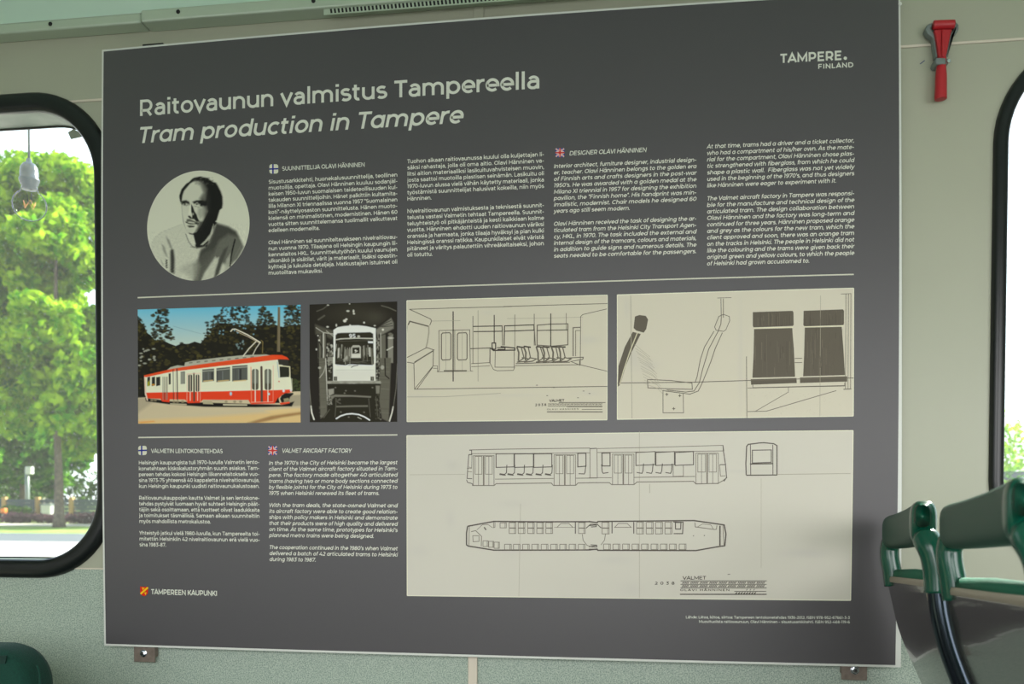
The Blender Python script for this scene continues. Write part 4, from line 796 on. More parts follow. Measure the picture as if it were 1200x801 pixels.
for x, y in ((822, 592), (764, 533), (1060, 580), (1027, 566), (860, 546), (995, 604)): k.line(S0([(x - 5, y), (x + 5, y)]), .8, K2)
T8 = lambda P_: [(620 + x / 12.63, 455 + y / 12.63) for x, y in P_]
for y, x0_, x1_, w in ((207, 440, 1130, .7), (272, 560, 1085, .5), (308, 780, 1085, .5), (345, 265, 1090, .9)): jl(k, T8([(x0_, y), (x1_, y)]), w, K2)
for i in range(46):
    x = 285 + i * 17.5; jl(k, T8([(x, 232 + (i % 3) * 3), (x + 10, 222)]), .7, K2 if i % 4 else K1); jl(k, T8([(x - 5, 262), (x + 12, 248 + (i % 2) * 8)]), .6, K2)
k.done('drawing_lines', 3, DO1)
k = Ink()
tline('', "VALMET", (643.6, 470.6), (661.4, 470.2), .0054 * 1.3, t=.16, ink=k, col=K1); tline('', "2038", (627.2, 475.5), (641.5, 475.2), .0068, t=.16, ink=k, col=K1, track=.35); tline('', "OLAVI HÄNNINEN", (641, 480.2), (679, 479.8), .0042, t=.15, ink=k, col=K2, track=.3)
k.done('drawing_caption', 4, DO1)
# seat drawing
S3 = lambda P_: [(715 + x / 4.068, 335 + y / 4.068) for x, y in P_]
k = Ink(); KD1 = pc(82, 76, 66); KD2 = pc(62, 56, 48)
dark = [[(118, 145), (140, 138), (170, 142), (181, 160), (172, 205), (160, 222), (125, 212), (112, 200)], [(108, 218), (146, 228), (100, 320), (75, 380), (48, 470), (36, 480), (40, 380), (70, 290)],
        [(680, 124), (870, 118), (874, 125), (875, 185), (870, 190), (684, 197), (680, 190)], [(686, 205), (868, 200), (876, 300), (882, 432), (678, 437), (684, 320)], [(670, 444), (888, 438), (890, 462), (672, 470)],
        [(922, 118), (1110, 111), (1115, 118), (1115, 180), (1110, 186), (926, 192), (921, 186)], [(928, 198), (1104, 194), (1112, 300), (1120, 424), (920, 430), (925, 320)], [(905, 436), (1130, 430), (1130, 455), (905, 462)]]
for P_ in dark: k = Ink(); k.poly(S3(P_), KD1); k.done('printed_seat_shape', 3, DO2)
k = Ink()
for x0_, x1_, y0_, y1_ in ((684, 872, 122, 190), (688, 872, 204, 432), (925, 1112, 116, 186), (928, 1112, 198, 426)):
    for i in range(34):
        x = rng.uniform(x0_, x1_); c_ = rng.uniform(.6, 1.5); y = rng.uniform(y0_, y1_ - 30)
        k.line(S3([(x, y), (x + rng.uniform(-1, 1), min(y1_, y + rng.uniform(20, 150)))]), rng.uniform(.2, .55), tuple(np.array(KD1) * c_))
k.line(S3([(130, 222), (95, 310), (65, 400), (45, 470)]), 1.2, pc(170, 165, 140))
for y0_, x0_, x1_ in ((203, 686, 872), (197, 926, 1112)): k.line(S3([(x0_, y0_ - 3), (x1_, y0_ - 7)]), 1.0, pc(190, 186, 160))
k.line(S3([(35, 462), (400, 458), (650, 450), (890, 443), (1160, 438)]), .9, K2); k.line(S3([(98, 45), (104, 630)]), .7, K3); k.line(S3([(650, 335), (652, 628)]), .7, K2); k.line(S3([(1003, 45), (1000, 620)]), .5, K3)
jl(k, S3([(511, 57), (578, 55)]), .5, K2); jl(k, S3([(528, 60), (530, 150)]), .6, K2); jl(k, S3([(540, 60), (540, 150)]), .6, K2); jl(k, S3([(1100, 38), (1150, 36)]), .5, K2)
jl(k, S3([(518, 145), (540, 135), (568, 145), (570, 165), (552, 208), (540, 216), (505, 210), (498, 195), (518, 145)]), .6, K2); jl(k, S3([(530, 150), (528, 180), (515, 215), (470, 300), (440, 400), (425, 460), (400, 500), (360, 505), (270, 495)]), .7, K2)
jl(k, S3([(495, 215), (450, 290), (430, 350), (415, 430), (405, 460)]), .7, K2); jl(k, S3([(535, 222), (500, 300), (480, 360), (440, 460), (420, 500), (380, 515), (250, 498)]), .7, K2); jl(k, S3([(180, 445), (290, 450), (390, 462), (392, 492), (300, 490), (180, 485), (178, 445)]), .7, K2)
jl(k, S3([(252, 500), (252, 604), (350, 604), (348, 512)]), .6, K2)
for x, y in ((270, 516), (332, 522), (303, 584)): k.line(S3([(x - 7, y), (x + 7, y)]), .9, K2); k.line(S3([(x, y - 7), (x, y + 7)]), .9, K2)
for x in (1124, 1136, 1148): jl(k, S3([(x, 38), (x - 2, 490)]), .5, K2)
jl(k, S3([(655, 486), (1120, 476)]), .5, K2); jl(k, S3([(680, 470), (680, 484), (1118, 474), (1118, 460)]), .6, K2); jl(k, S3([(655, 598), (745, 596), (1078, 498)]), .6, K2); jl(k, S3([(690, 598), (850, 505), (850, 480)]), .5, K2)
jl(k, S3([(880, 345), (915, 344)]), .6, K2); jl(k, S3([(880, 365), (915, 364)]), .6, K2); jl(k, S3([(1112, 492), (1150, 490)]), .8, K2)
for i in range(60): x, y = rng.uniform(660, 1100), rng.uniform(500, 620); k.line(S3([(x, y), (x + 2, y)]), .35, K3)
for i in range(14):
    y = 280 + i * 14; jl(k, S3([(115 + i * 4, y), (150 + i * 6, y + 25), (190 + i * 5, y + 55)]), .3, K3, .8)
k.done('drawing_lines', 4, DO2)
# plan drawing: side view, end view and floor plan
D1 = lambda P_: [(540 + x / 7.5, 515 + y / 7.5) for x, y in P_]; D2 = lambda P_: [(690 + x / 5.217, 515 + y / 5.217) for x, y in P_]
D3 = lambda P_: [(540 + x / 7.5, 600 + y / 7.5) for x, y in P_]; D4 = lambda P_: [(690 + x / 7.06, 600 + y / 7.06) for x, y in P_]
k = Ink(); KA = pc(74, 68, 62); KB = pc(102, 96, 86)
jl(k, D1([(75, 90), (300, 84), (700, 78), (1135, 73)]), .7, KB); jl(k, D1([(95, 122), (600, 120), (1135, 114)]), .6, KB); jl(k, D1([(75, 92), (95, 92), (95, 128), (70, 132), (55, 340), (100, 342)]), .7, KA); jl(k, D1([(72, 130), (100, 130)]), .9, KA)
jl(k, D1([(70, 240), (95, 245), (98, 135)]), .5, KB); jl(k, D1([(55, 250), (98, 252)]), .5, KB); jl(k, D1([(60, 280), (98, 282)]), .5, KB); jl(k, D1([(50, 350), (60, 375), (100, 385), (105, 400)]), .7, KA)
def doors(k, F, x0_, x1_, y0_, y1_, s=1):
    xm = (x0_ + x1_) / 2; jl(k, F([(x0_, y0_), (x1_, y0_), (x1_, y1_), (x0_, y1_), (x0_, y0_)]), .6, KB); jl(k, F([(xm, y0_), (xm, y1_)]), 1.3, KB)
    for a_, b_ in ((x0_, xm), (xm, x1_)):
        c_ = (a_ + b_) / 2; w_ = (b_ - a_) * .33; h_ = y0_ + (y1_ - y0_) * .62
        jl(k, F([(c_ - w_, y0_ + 6 * s), (c_ + w_, y0_ + 6 * s), (c_ + w_, h_), (c_ - w_, h_), (c_ - w_, y0_ + 6 * s)]), .55, KB); jl(k, F([(c_, y0_ + 4), (c_, y1_)]), .5, KB)
doors(k, D1, 110, 292, 140, 402); doors(k, D1, 820, 1008, 132, 400)
for a_, b_ in ((310, 468), (472, 638), (642, 800)): jl(k, D1([(a_, 124), (b_, 122), (b_, 238), (a_, 243), (a_, 124)]), .8, KA)
for i, x in enumerate((405, 475, 560, 638, 722, 805)): jl(k, D1([(x, 220), (x - 4, 290), (x - 20, 305), (x - 60, 298), (x - 62, 306), (x - 10, 312)]), .75, KA)
jl(k, D1([(300, 346), (815, 340)]), .6, KB); jl(k, D1([(100, 402), (292, 402), (310, 386), (795, 380), (815, 402), (1010, 400), (1030, 380), (1200, 376)]), .8, KB); jl(k, D1([(1010, 338), (1200, 336)]), .7, KB)
jl(k, D1([(1028, 120), (1100, 118), (1100, 232), (1028, 238), (1028, 120)]), .9, KA); jl(k, D1([(1100, 215), (1092, 285), (1085, 300), (1035, 298)]), .8, KA); jl(k, D1([(1135, 73), (1136, 335)]), .6, KB); jl(k, D1([(1135, 78), (1195, 75)]), .8, KA)
jl(k, D2([(50, 54), (400, 46), (820, 34), (826, 68), (50, 78)]), .6, KB); jl(k, D2([(50, 54), (52, 232)]), .6, KB); jl(k, D2([(820, 34), (824, 75), (836, 152), (842, 230), (826, 254)]), .8, KA); jl(k, D2([(800, 152), (836, 152)]), .8, KA)
jl(k, D2([(80, 82), (130, 80), (130, 160), (82, 160), (80, 82)]), .9, KA); jl(k, D2([(78, 150), (82, 195), (88, 205), (120, 200)]), .8, KA); doors(k, D2, 145, 276, 88, 274); doors(k, D2, 655, 792, 82, 268)
for a_, b_ in ((288, 406), (410, 524), (528, 640)): jl(k, D2([(a_, 78), (b_, 72), (b_, 152), (a_, 157), (a_, 78)]), .8, KA)
for x in (335, 393, 450, 510): jl(k, D2([(x, 145), (x - 4, 190), (x - 10, 205), (x - 42, 200)]), .8, KA)
jl(k, D2([(516, 158), (516, 224), (578, 222), (578, 155)]), .6, KB); jl(k, D2([(276, 230), (520, 226), (650, 224)]), .7, KB); jl(k, D2([(0, 232), (140, 232)]), .6, KB); jl(k, D2([(0, 262), (125, 262), (140, 274), (276, 274), (295, 258), (640, 254), (655, 270), (790, 266), (820, 250), (846, 230)]), .8, KB); jl(k, D2([(800, 152), (805, 222), (835, 220)]), .6, KB); jl(k, D2([(372, 270), (372, 325)]), .5, K3)
jl(k, D2([(962, 215), (960, 145), (965, 40), (975, 28), (1040, 20), (1070, 18), (1130, 24), (1150, 35), (1150, 215), (962, 217)]), 1.0, KA); jl(k, D2([(988, 30), (990, 215)]), .7, KA); jl(k, D2([(1125, 30), (1126, 215)]), .7, KA); jl(k, D2([(1000, 64), (1116, 62), (1116, 138), (1000, 142), (1000, 64)]), .8, KA); jl(k, D2([(985, 148), (1125, 146)]), 1.1, KA); jl(k, D2([(1150, 212), (1600, 206)]), .6, K3)
# plan outline
jl(k, D3([(60, 122), (290, 80), (700, 83), (1130, 82), (1200, 90)]), 1.2, KA); jl(k, D3([(60, 122), (50, 180), (50, 285), (65, 296), (290, 332), (700, 332), (1135, 330), (1200, 322)]), 1.2, KA); jl(k, D3([(75, 124), (72, 290)]), .6, KB)
jl(k, D3([(90, 170), (130, 160), (182, 210), (180, 300)]), .7, KB); jl(k, D3([(105, 205), (160, 205), (160, 255), (108, 258), (105, 205)]), .6, KB); jl(k, D3([(140, 155), (190, 108), (240, 108), (280, 135)]), .5, KB); jl(k, D3([(205, 130), (222, 155)]), 1.1, KA); jl(k, D3([(300, 85), (300, 130), (288, 135), (288, 85)]), .6, KB)
def seatbox(k, F, x, y, w, h): jl(k, F([(x, y), (x + w, y), (x + w, y + h), (x, y + h), (x, y)]), .6, KB, .05); jl(k, F([(x + w * .8, y), (x + w * .8, y + h)]), .5, KB)
seatbox(k, D3, 345, 92, 55, 44)
for x in (425, 505, 587, 668, 748, 1035):
    for y in (90, 140): seatbox(k, D3, x, y, 58, 46)
for x in (385, 463, 543, 625, 707, 790, 870, 952, 1033): seatbox(k, D3, x, 280, 58, 48)
seatbox(k, D3, 195, 250, 46, 50); seatbox(k, D3, 245, 255, 44, 52); seatbox(k, D3, 293, 262, 46, 54)
jl(k, D3([(845, 132), (880, 98), (950, 98), (985, 132)]), .6, KB); jl(k, D3([(820, 132), (1005, 132)]), .4, KB); jl(k, D3([(1007, 88), (1007, 188)]), .9, KA); jl(k, D3([(1068, 192), (1075, 245), (1110, 290), (1160, 305)]), .6, KB); jl(k, D3([(1100, 140), (1140, 105), (1190, 105), (1190, 125), (1145, 128)]), .8, KA); jl(k, D3([(1140, 285), (1195, 288), (1195, 305), (1140, 302)]), .7, KA)
jl(k, D4([(0, 75), (70, 85), (75, 76), (870, 68), (1120, 104), (1135, 180), (1125, 276), (1080, 282), (885, 316), (75, 314), (70, 306), (0, 306)]), 1.2, KA); jl(k, D4([(1085, 110), (1085, 275)]), 1.3, KA); jl(k, D4([(1110, 108), (1118, 270)]), .6, KB)
for x in (110, 395, 475, 552, 630):
    for y in (82, 132): seatbox(k, D4, x, y, 58, 46)
for x in (122, 200, 280, 358, 436, 515, 592, 668, 748): seatbox(k, D4, x, 262, 56, 46)
jl(k, D4([(700, 80), (780, 82), (776, 176), (702, 176)]), .9, KA); jl(k, D4([(716, 84), (762, 84), (760, 138), (718, 138), (716, 84)]), .9, KA); jl(k, D4([(192, 80), (192, 174)]), .9, KA); jl(k, D4([(372, 80), (372, 176)]), .9, KA); jl(k, D4([(214, 124), (245, 92), (318, 92), (350, 124), (214, 124)]), .6, KB)
jl(k, D4([(878, 84), (880, 120), (1040, 142), (1056, 140), (1060, 108)]), .7, KB); jl(k, D4([(900, 120), (940, 96), (1010, 104), (1030, 138)]), .5, KB); jl(k, D4([(100, 270), (130, 230), (138, 180)]), .6, KB); jl(k, D4([(0, 110), (55, 105), (70, 100), (105, 130)]), .8, KA); jl(k, D4([(0, 285), (60, 275), (70, 285)]), .7, KA)
for x, y in ((866, 194), (956, 192)): k.line(D4([(x - 4, y), (x + 4, y)]), 1.1, KA)
jl(k, [(749.3, 505), (749.3, 700)], .35, K3); jl(k, [(610, 590), (608, 700)], .3, K3); jl(k, [(892, 560), (892, 665)], .3, K3); jl(k, [(480, 556), (545, 555.5)], .35, K3)
E1 = lambda P_: [(750 + x / 7.06, 660 + y / 7.06) for x, y in P_]
for y, x0_, x1_, w in ((143, 335, 1048, .7), (172, 335, 1048, .6), (201, 335, 1048, .7), (230, 780, 1045, .6), (254, 330, 1048, 1.0)): jl(k, E1([(x0_, y), (x1_, y)]), w, KA)
for i in range(62):
    x = 350 + i * 11.2
    if i % 7 == 5: continue
    jl(k, E1([(x, 166), (x + 9, 150)]), .7, KA); jl(k, E1([(x - 3, 194), (x + 8, 178)]), .7, KA)
for x in range(790, 960, 22): jl(k, E1([(x, 250), (x + 14, 236), (x + 6, 250)]), .8, K1)
for x in (880, 910, 940): jl(k, E1([(x, 222), (x + 8, 210)]), .6, KA)
k.line(E1([(725, 90), (745, 88)]), .7, KA)
k.done('drawing_lines', 3, DO3)
k = Ink()
tline('', "VALMET", (800, 678.8), (827.5, 678.6), .0098, t=.13, ink=k, col=K1); tline('', "2038", (767.4, 684.6), (793.5, 684.6), .0082, t=.14, ink=k, col=K1, track=.5); tline('', "OLAVI HÄNNINEN", (797, 692), (856, 692), .0056, t=.15, ink=k, col=KD2, track=.2)
k.done('drawing_caption', 4, DO3)

# ---------------------------------------------------------------- brackets holding the panel
for n_, (x0_, x1_, y0_, y1_, bx_, by_), lab in (('l', (157, 181.5, 750, 775, 168.2, 765), 'brown grey metal bracket with bolt below the lower left corner of the panel'),
                                        ('r', (986, 1016.3, 776, 796, 1001.7, 784.8), 'brown grey metal bracket with bolt below the lower right corner of the panel')):
    a_ = at(x0_, y1_, .012); b_ = at(x1_, y0_, .012); br = empty('mounting_bracket', ((a_[0] + b_[0]) / 2, YW, a_[2])); props(br, lab, 'bracket', 'brackets holding the panel')
    box('plate', (a_[0], .0115, a_[2]), (b_[0], .0145, b_[2] + .02), M_brk, br, bev=.001); box('spacer', (a_[0], .0145, a_[2] + .012), (b_[0], YW, b_[2]), M_brk, br)
    c = at(bx_, by_, .0115); bm = bmesh.new(); lathe(bm, c, (0, -1, 0), [(.0085, 0), (.0085, .0012), (.0078, .0016)], 20); bm_obj('washer', bm, M_zinc, br)
    bm = bmesh.new(); lathe(bm, c + np.array([0, -.0016, 0]), (0, -1, 0), [(.0058, 0), (.0058, .004), (.0046, .005)], 6); bm_obj('bolt_head', bm, M_zinc, br)
    bm = bmesh.new(); lathe(bm, c + np.array([0, -.0065, 0]), (0, -1, 0), [(.0026, 0), (.0024, .0022)], 12); bm_obj('bolt_tip', bm, M_dark, br)

# ---------------------------------------------------------------- emergency hammer and its holder
H = lambda P_: [(1000 + x / 4.005, y / 4.005) for x, y in P_]
hc = at(1104, 117, YW)
ho = empty('hammer_holder', (hc[0], YW, hc[2])); props(ho, 'grey plastic wall holder with a ring clip behind the red hammer', 'holder')
bm = bmesh.new(); pxprism(bm, H([(336, 138), (345, 118), (366, 106), (380, 106), (395, 140), (460, 140), (470, 106), (486, 104), (496, 116), (494, 136), (462, 170), (450, 215), (438, 300), (436, 318), (392, 318), (392, 250), (384, 200), (374, 178), (350, 164)]), YW - .008, YW); bm_obj('back_plate', bm, M_grey, ho, bev=.002)
for P_ in ([(338, 138), (346, 118), (368, 106), (372, 120), (362, 132), (382, 160), (396, 268), (388, 268), (374, 176), (350, 160)], [(496, 136), (494, 112), (482, 104), (476, 112), (478, 132), (456, 160), (436, 266), (446, 266), (462, 172), (488, 150)]):
    bm = bmesh.new(); pxprism(bm, H(P_), YW - .022, YW - .006); bm_obj('side_arm', bm, M_grey, ho, bev=.002)
bm = bmesh.new(); pxprism(bm, H([(388, 268), (436, 270), (436, 300), (392, 300), (384, 290)]), YW - .032, YW - .002); bm_obj('ring_clip', bm, M_grey, ho, bev=.003)
bm = bmesh.new(); pxprism(bm, H([(434, 274), (448, 274), (452, 292), (436, 300)]), YW - .026, YW - .004); bm_obj('clip_tab', bm, M_grey, ho, bev=.002)
c = at(1111.8, 71.5, YW - .026); bm = bmesh.new(); lathe(bm, c, (0, -1, 0), [(.004, 0), (.0035, .0015), (0, .002)], 12); bm_obj('screw', bm, M_zinc, ho)
hm = empty('emergency_hammer', (hc[0], YW - .02, hc[2])); props(hm, 'red emergency hammer hanging head up on the cream wall right of the panel', 'hammer')
a_ = at(1093.4, 29.5, YW - .024); b_ = at(1118.4, 28.6, YW - .024); bm = bmesh.new()
sweep(bm, [a_, a_ + (b_ - a_) * .03, a_ + (b_ - a_) * .97, b_], 18, rad=[.0075, .0085, .0085, .0075]); bm_obj('hammer_head', bm, M_red, hm, True, bev=.001)
bm = bmesh.new(); pxprism(bm, H([(380, 136), (468, 134), (460, 152), (436, 268), (404, 268), (386, 160)]), YW - .029, YW - .012); bm_obj('neck', bm, M_red, hm, bev=.003)
bm = bmesh.new(); pxprism(bm, H([(418, 136), (426, 136), (424, 262), (416, 262)]), YW - .034, YW - .028); bm_obj('rib', bm, M_red, hm, bev=.001)
gp = [at(1000 + x / 4.005, y / 4.005, YW - .022) for x, y in ((420, 268), (413, 300), (412, 340), (411, 400), (410, 440), (410, 462), (410, 467))]
bm = bmesh.new(); sweep(bm, spline(gp, 4), 18, rad=[(r, r) for r in np.interp(np.linspace(0, 1, 25), [0, .15, .4, .7, .93, 1], [.0066, .0078, .0104, .0112, .0108, .007])]); bm_obj('grip', bm, M_red, hm, True)
# scuffs: a short blue pen tick beside the hammer
k = bmesh.new(); pxprism(k, H([(312, 298), (334, 282), (336, 285), (314, 302)]), YW - .0004, YW); o = bm_obj('pen_mark', k, mat('blue_pen', sr(60, 70, 110), .6)); props(o, 'short blue pen mark on the cream wall left of the red hammer', 'mark')
dot('rivet', 1054.8, 4.6, .0035, M_board, 'small pale rivet at the top of the right edge of the panel', Y=0)

# ---------------------------------------------------------------- seats
a75, b45 = math.radians(7.5), math.radians(4.5)
sw = Vector((math.sin(a75) * math.cos(b45), math.cos(a75) * math.cos(b45), -math.sin(b45))); sf = Vector((math.cos(a75), -math.sin(a75), 0)); su = sf.cross(sw)
SR = Matrix((sf, sw, su)).transposed().to_4x4()
prof_s = [(.002, .004), (.001, -.01), (.008, -.045), (.018, -.09), (.036, -.14), (.059, -.195), (.082, -.26), (.095, -.34), (.10, -.43)]   # f, up
def lobj(name, bm, mt, root, smooth=False, bev=0):
    me = bpy.data.meshes.new(name); bmesh.ops.recalc_face_normals(bm, faces=bm.faces); bm.to_mesh(me); bm.free(); me.materials.append(mt)
    if smooth: me.polygons.foreach_set('use_smooth', [True] * len(me.polygons))
    o = bpy.data.objects.new(name, me); COL.objects.link(o); o.parent = root
    if bev: b = o.modifiers.new('bevel', 'BEVEL'); b.width = bev; b.segments = 2; b.limit_method = 'ANGLE'
    return o
def sheet(bm, prof, y0, y1, thick, ny=10, inset=0):
    """curved slab: profile in (x,z), extruded along y between y0 and y1, thickness towards +x"""
    pr_ = spline([(a, 0, b) for a, b in prof], 5); n = len(pr_); G = []
    for side in (0, 1):
        for i, q_ in enumerate(pr_):
            t = (pr_[min(i + 1, n - 1)] - pr_[max(i - 1, 0)]).normalized(); nx = Vector((-t.z, 0, t.x)); nx = nx if nx.x > 0 else -nx
            row = []
            for j in range(ny + 1):
                y = y0 + (y1 - y0) * j / ny; e = 1 - abs(2 * j / ny - 1) ** 6; ee = min(1, i / 2, (n - 1 - i) / 2)
                row.append(bm.verts.new((q_.x, y, q_.z) if side == 0 else tuple(Vector((q_.x, y, q_.z)) + nx * thick * (inset + (1 - inset) * e * ee))))
            G.append(row)
    for i in range(n - 1):
        for j in range(ny):
            bm.faces.new((G[i][j], G[i][j + 1], G[i + 1][j + 1], G[i + 1][j])); bm.faces.new((G[n + i][j], G[n + i + 1][j], G[n + i + 1][j + 1], G[n + i][j + 1]))
    for i in range(n - 1):
        bm.faces.new((G[i][0], G[i + 1][0], G[n + i + 1][0], G[n + i][0])); bm.faces.new((G[i][ny], G[n + i][ny], G[n + i + 1][ny], G[i + 1][ny]))
    for j in range(ny):
        bm.faces.new((G[0][j], G[n][j], G[n][j + 1], G[0][j + 1])); bm.faces.new((G[n - 1][j], G[n - 1][j + 1], G[2 * n - 1][j + 1], G[2 * n - 1][j]))
def make_seat(O, lab):
    r = empty('passenger_seat'); r.matrix_world = Matrix.Translation(O) @ SR; props(r, lab, 'seat', 'green passenger seats')
    Ls = r'x'
    y0, y1 = -.366, .002
    bm = bmesh.new(); sheet(bm, prof_s, y0, y1, .006, inset=1); lobj('back_shell', bm, M_shell, r, bev=.002)
    bm = bmesh.new(); sheet(bm, [(.0005, .006), (-.0008, .001), (-.0004, -.005)], y0 + .002, y1 - .002, .008, inset=1); lobj('shell_rim', bm, M_rim, r, bev=.0015)
    bm = bmesh.new(); sweep(bm, [Vector((a - .0015, y0 + .001, b)) for a, b in [(v.x, v.z) for v in spline([(a, 0, b) for a, b in prof_s], 4)]], 8, rad=.0018); lobj('edge_bead', bm, M_rim, r, True)
    bm = bmesh.new(); sheet(bm, [(.010, .012), (.013, -.04), (.024, -.09), (.042, -.14), (.065, -.195), (.088, -.26), (.101, -.34), (.106, -.42)], y0 + .012, y1 - .012, .05, ny=14, inset=.3); lobj('back_cushion', bm, M_fab, r, True)
    bm = bmesh.new(); sweep(bm, [(.016, y0 + .010, .006), (.016, y0 + .016, .008), (.016, -.18, .009), (.016, y1 - .016, .008), (.016, y1 - .010, .006)], 14, rad=[.005, .011, .0125, .011, .005]); lobj('cushion_edge', bm, mat('sunlit_green_edge', sr(20, 104, 78), .8, bump=.8, bscale=700), r, True)  # brighter green puts sunlight on the cushion's top edge into the colour
    yn, yf = -.394, -.012
    tube = lambda y: [(.104, y, -.46), (.098, y, -.34), (.084, y, -.26), (.062, y, -.195), (.040, y, -.14), (.023, y, -.09), (.013, y, -.045), (.009, y, -.006)]
    for y in (yn, yf):
        dx = 0 if y == yn else .030; dy = 0 if y == yn else -.02
        bm = bmesh.new(); sweep(bm, spline([(a + dx * min(1, .35 + (-.006 - c) * 12), b + dy, c) for a, b, c in tube(y)], 6), 18, rad=.0150); lobj('frame_tube', bm, M_steel, r, True)
    loop = [(.009, yn, -.012), (.008, yn, .012), (.004, yn, .040), (-.003, yn + .004, .060), (-.007, yn + .022, .076), (-.004, yn + .06, .084), (.004, -.19, .088), (.008, yf - .05, .086), (.006, yf - .012, .080), (.002, yf, .060), (.002, yf, .040), (.006, yf, .015), (.009, yf, -.012)]
    sp_ = spline(loop, 7); bm = bmesh.new(); sweep(bm, sp_, 20, rad=[(.0190 if q_.z < .068 else .015) if q_.y < -.3 else (.0168 if q_.z < .07 else .0125) for q_ in sp_]); lobj('grip_loop', bm, M_green, r, True)
    # padded slab: rounded-box section lofted along the seat width
    st = [(yn + .006, .50, -.010, .100), (yn + .009, .74, -.0085, .096), (yn + .016, .93, -.007, .093), (yn + .030, 1.0, -.005, .091), (yn + .055, 1.0, -.003, .0895), (-.24, .97, .002, .0885), (-.12, .96, .005, .088), (yf - .03, .96, .006, .0885), (yf - .006, .93, .006, .0885), (yf + .004, .80, .006, .0885), (yf + .008, .55, .006, .0885)]
    V = []; F = []; nn = 32
    for y, e, cf, cu2 in st:
        for q_ in range(nn):
            a_ = 2 * math.pi * q_ / nn; ca, sa = math.cos(a_), math.sin(a_); pw = .62
            V.append((cf + math.copysign(abs(ca) ** pw, ca) * .0195 * e, y, cu2 + math.copysign(abs(sa) ** pw, sa) * .0325 * e))
    for i in range(len(st) - 1):
        for q_ in range(nn): F.append((i * nn + q_, i * nn + (q_ + 1) % nn, (i + 1) * nn + (q_ + 1) % nn, (i + 1) * nn + q_))
    F.append(tuple(range(nn))); F.append(tuple(range((len(st) - 1) * nn, len(st) * nn))[::-1])
    mobj('headrest', V, F, None, r, smooth=True, mats=[M_pad, M_green], midx=[1 if i < 3 * nn else 0 for i in range((len(st) - 1) * nn)] + [1, 0])
    # lower seat
    bm = bmesh.new(); add_box(bm, (.11, y0 + .004, -.50), (.50, y1 - .004, -.435)); lobj('seat_cushion', bm, M_fab, r, bev=.022)
    bm = bmesh.new(); add_box(bm, (.09, y0, -.52), (.51, y1, -.50)); lobj('seat_pan', bm, M_shell, r, bev=.006)
    bm = bmesh.new(); add_box(bm, (.22, -.25, -O[2] + .03), (.34, -.12, -.52)); lobj('pedestal', bm, M_steel, r, bev=.01)
    bm = bmesh.new(); add_box(bm, (.16, -.30, -O[2] + .015), (.40, -.07, -O[2] + .035)); lobj('floor_plate', bm, M_steel, r, bev=.004)
    return r
s1 = make_seat(Vector((1.659, -.06, .944)), 'green and charcoal passenger seat beside the wall at the lower right corner of the panel')
s2 = make_seat(Vector((1.610, -.502, .972)), 'green and charcoal passenger seat nearest the right edge of the picture')
# upholstered seat at the lower left, only its rounded top shows
ls = empty('upholstered_seat', (-.45, -.28, 0)); props(ls, 'dark green fabric seat with rounded top below the left window', 'seat')
tp = at(14, 757, -.28); ex = at(49, 790, -.28)
x1_ = ex[0] - .018; zt_ = tp[2]
def cushion(name, x0, x1, y0, y1, z0, z1, r, mt, parent, crown=.0):
    L_ = rrect(x0, z0, x1, z1, r, 10); V = []; F = []; n = len(L_); secs = ((.018, y0), (.006, y0 - .004 + .010), (0, y0 + .022), (0, y1 - .022), (.006, y1 - .006), (.018, y1)); cx_, cz_ = (x0 + x1) / 2, (z0 + z1) / 2
    for off, y in secs:
        LL = rrect(x0 + off, z0 + off, x1 - off, z1 - off, max(r - off, .01), 10); V += [(x, y, z + crown * (1 - ((x - cx_) / (x1 - x0) * 2) ** 2) * (z > cz_)) for x, z in LL]
    for i in range(len(secs) - 1):
        for k_ in range(n): F.append((i * n + k_, i * n + (k_ + 1) % n, (i + 1) * n + (k_ + 1) % n, (i + 1) * n + k_))
    F.append(tuple(range(n))[::-1]); F.append(tuple((len(secs) - 1) * n + i for i in range(n)))
    return child(mobj(name, V, F, mt, smooth=True), parent)
cushion('backrest', x1_ - .44, x1_, -.30, -.21, .42, zt_ - .006, .075, M_fab, ls, crown=.008)
cushion('seat_cushion', x1_ - .43, x1_ - .01, -.66, -.28, .36, .45, .03, M_fab, ls)
box('seat_base', (x1_ - .40, -.62, .03), (x1_ - .04, -.24, .36), M_shell, ls, bev=.01); box('floor_plate', (x1_ - .36, -.58, .0), (x1_ - .08, -.28, .03), M_steel, ls)
pt_ = at_many([(-1, 768), (7.5, 768), (5.8, 777.5), (-1, 777.5)], -.301); bm = bmesh.new(); prism(bm, pt_, (0, .002, 0)); bm_obj('sewn_patch', bm, mat('patch_cloth', sr(0, 44, 36), .8), ls)
sd_ = at_many([(43, 779), (46, 786), (47, 801), (48, 815)], -.300); bm = bmesh.new(); sweep(bm, spline(sd_, 4), 6, rad=.0022); bm_obj('piping', bm, M_fab, ls, True)

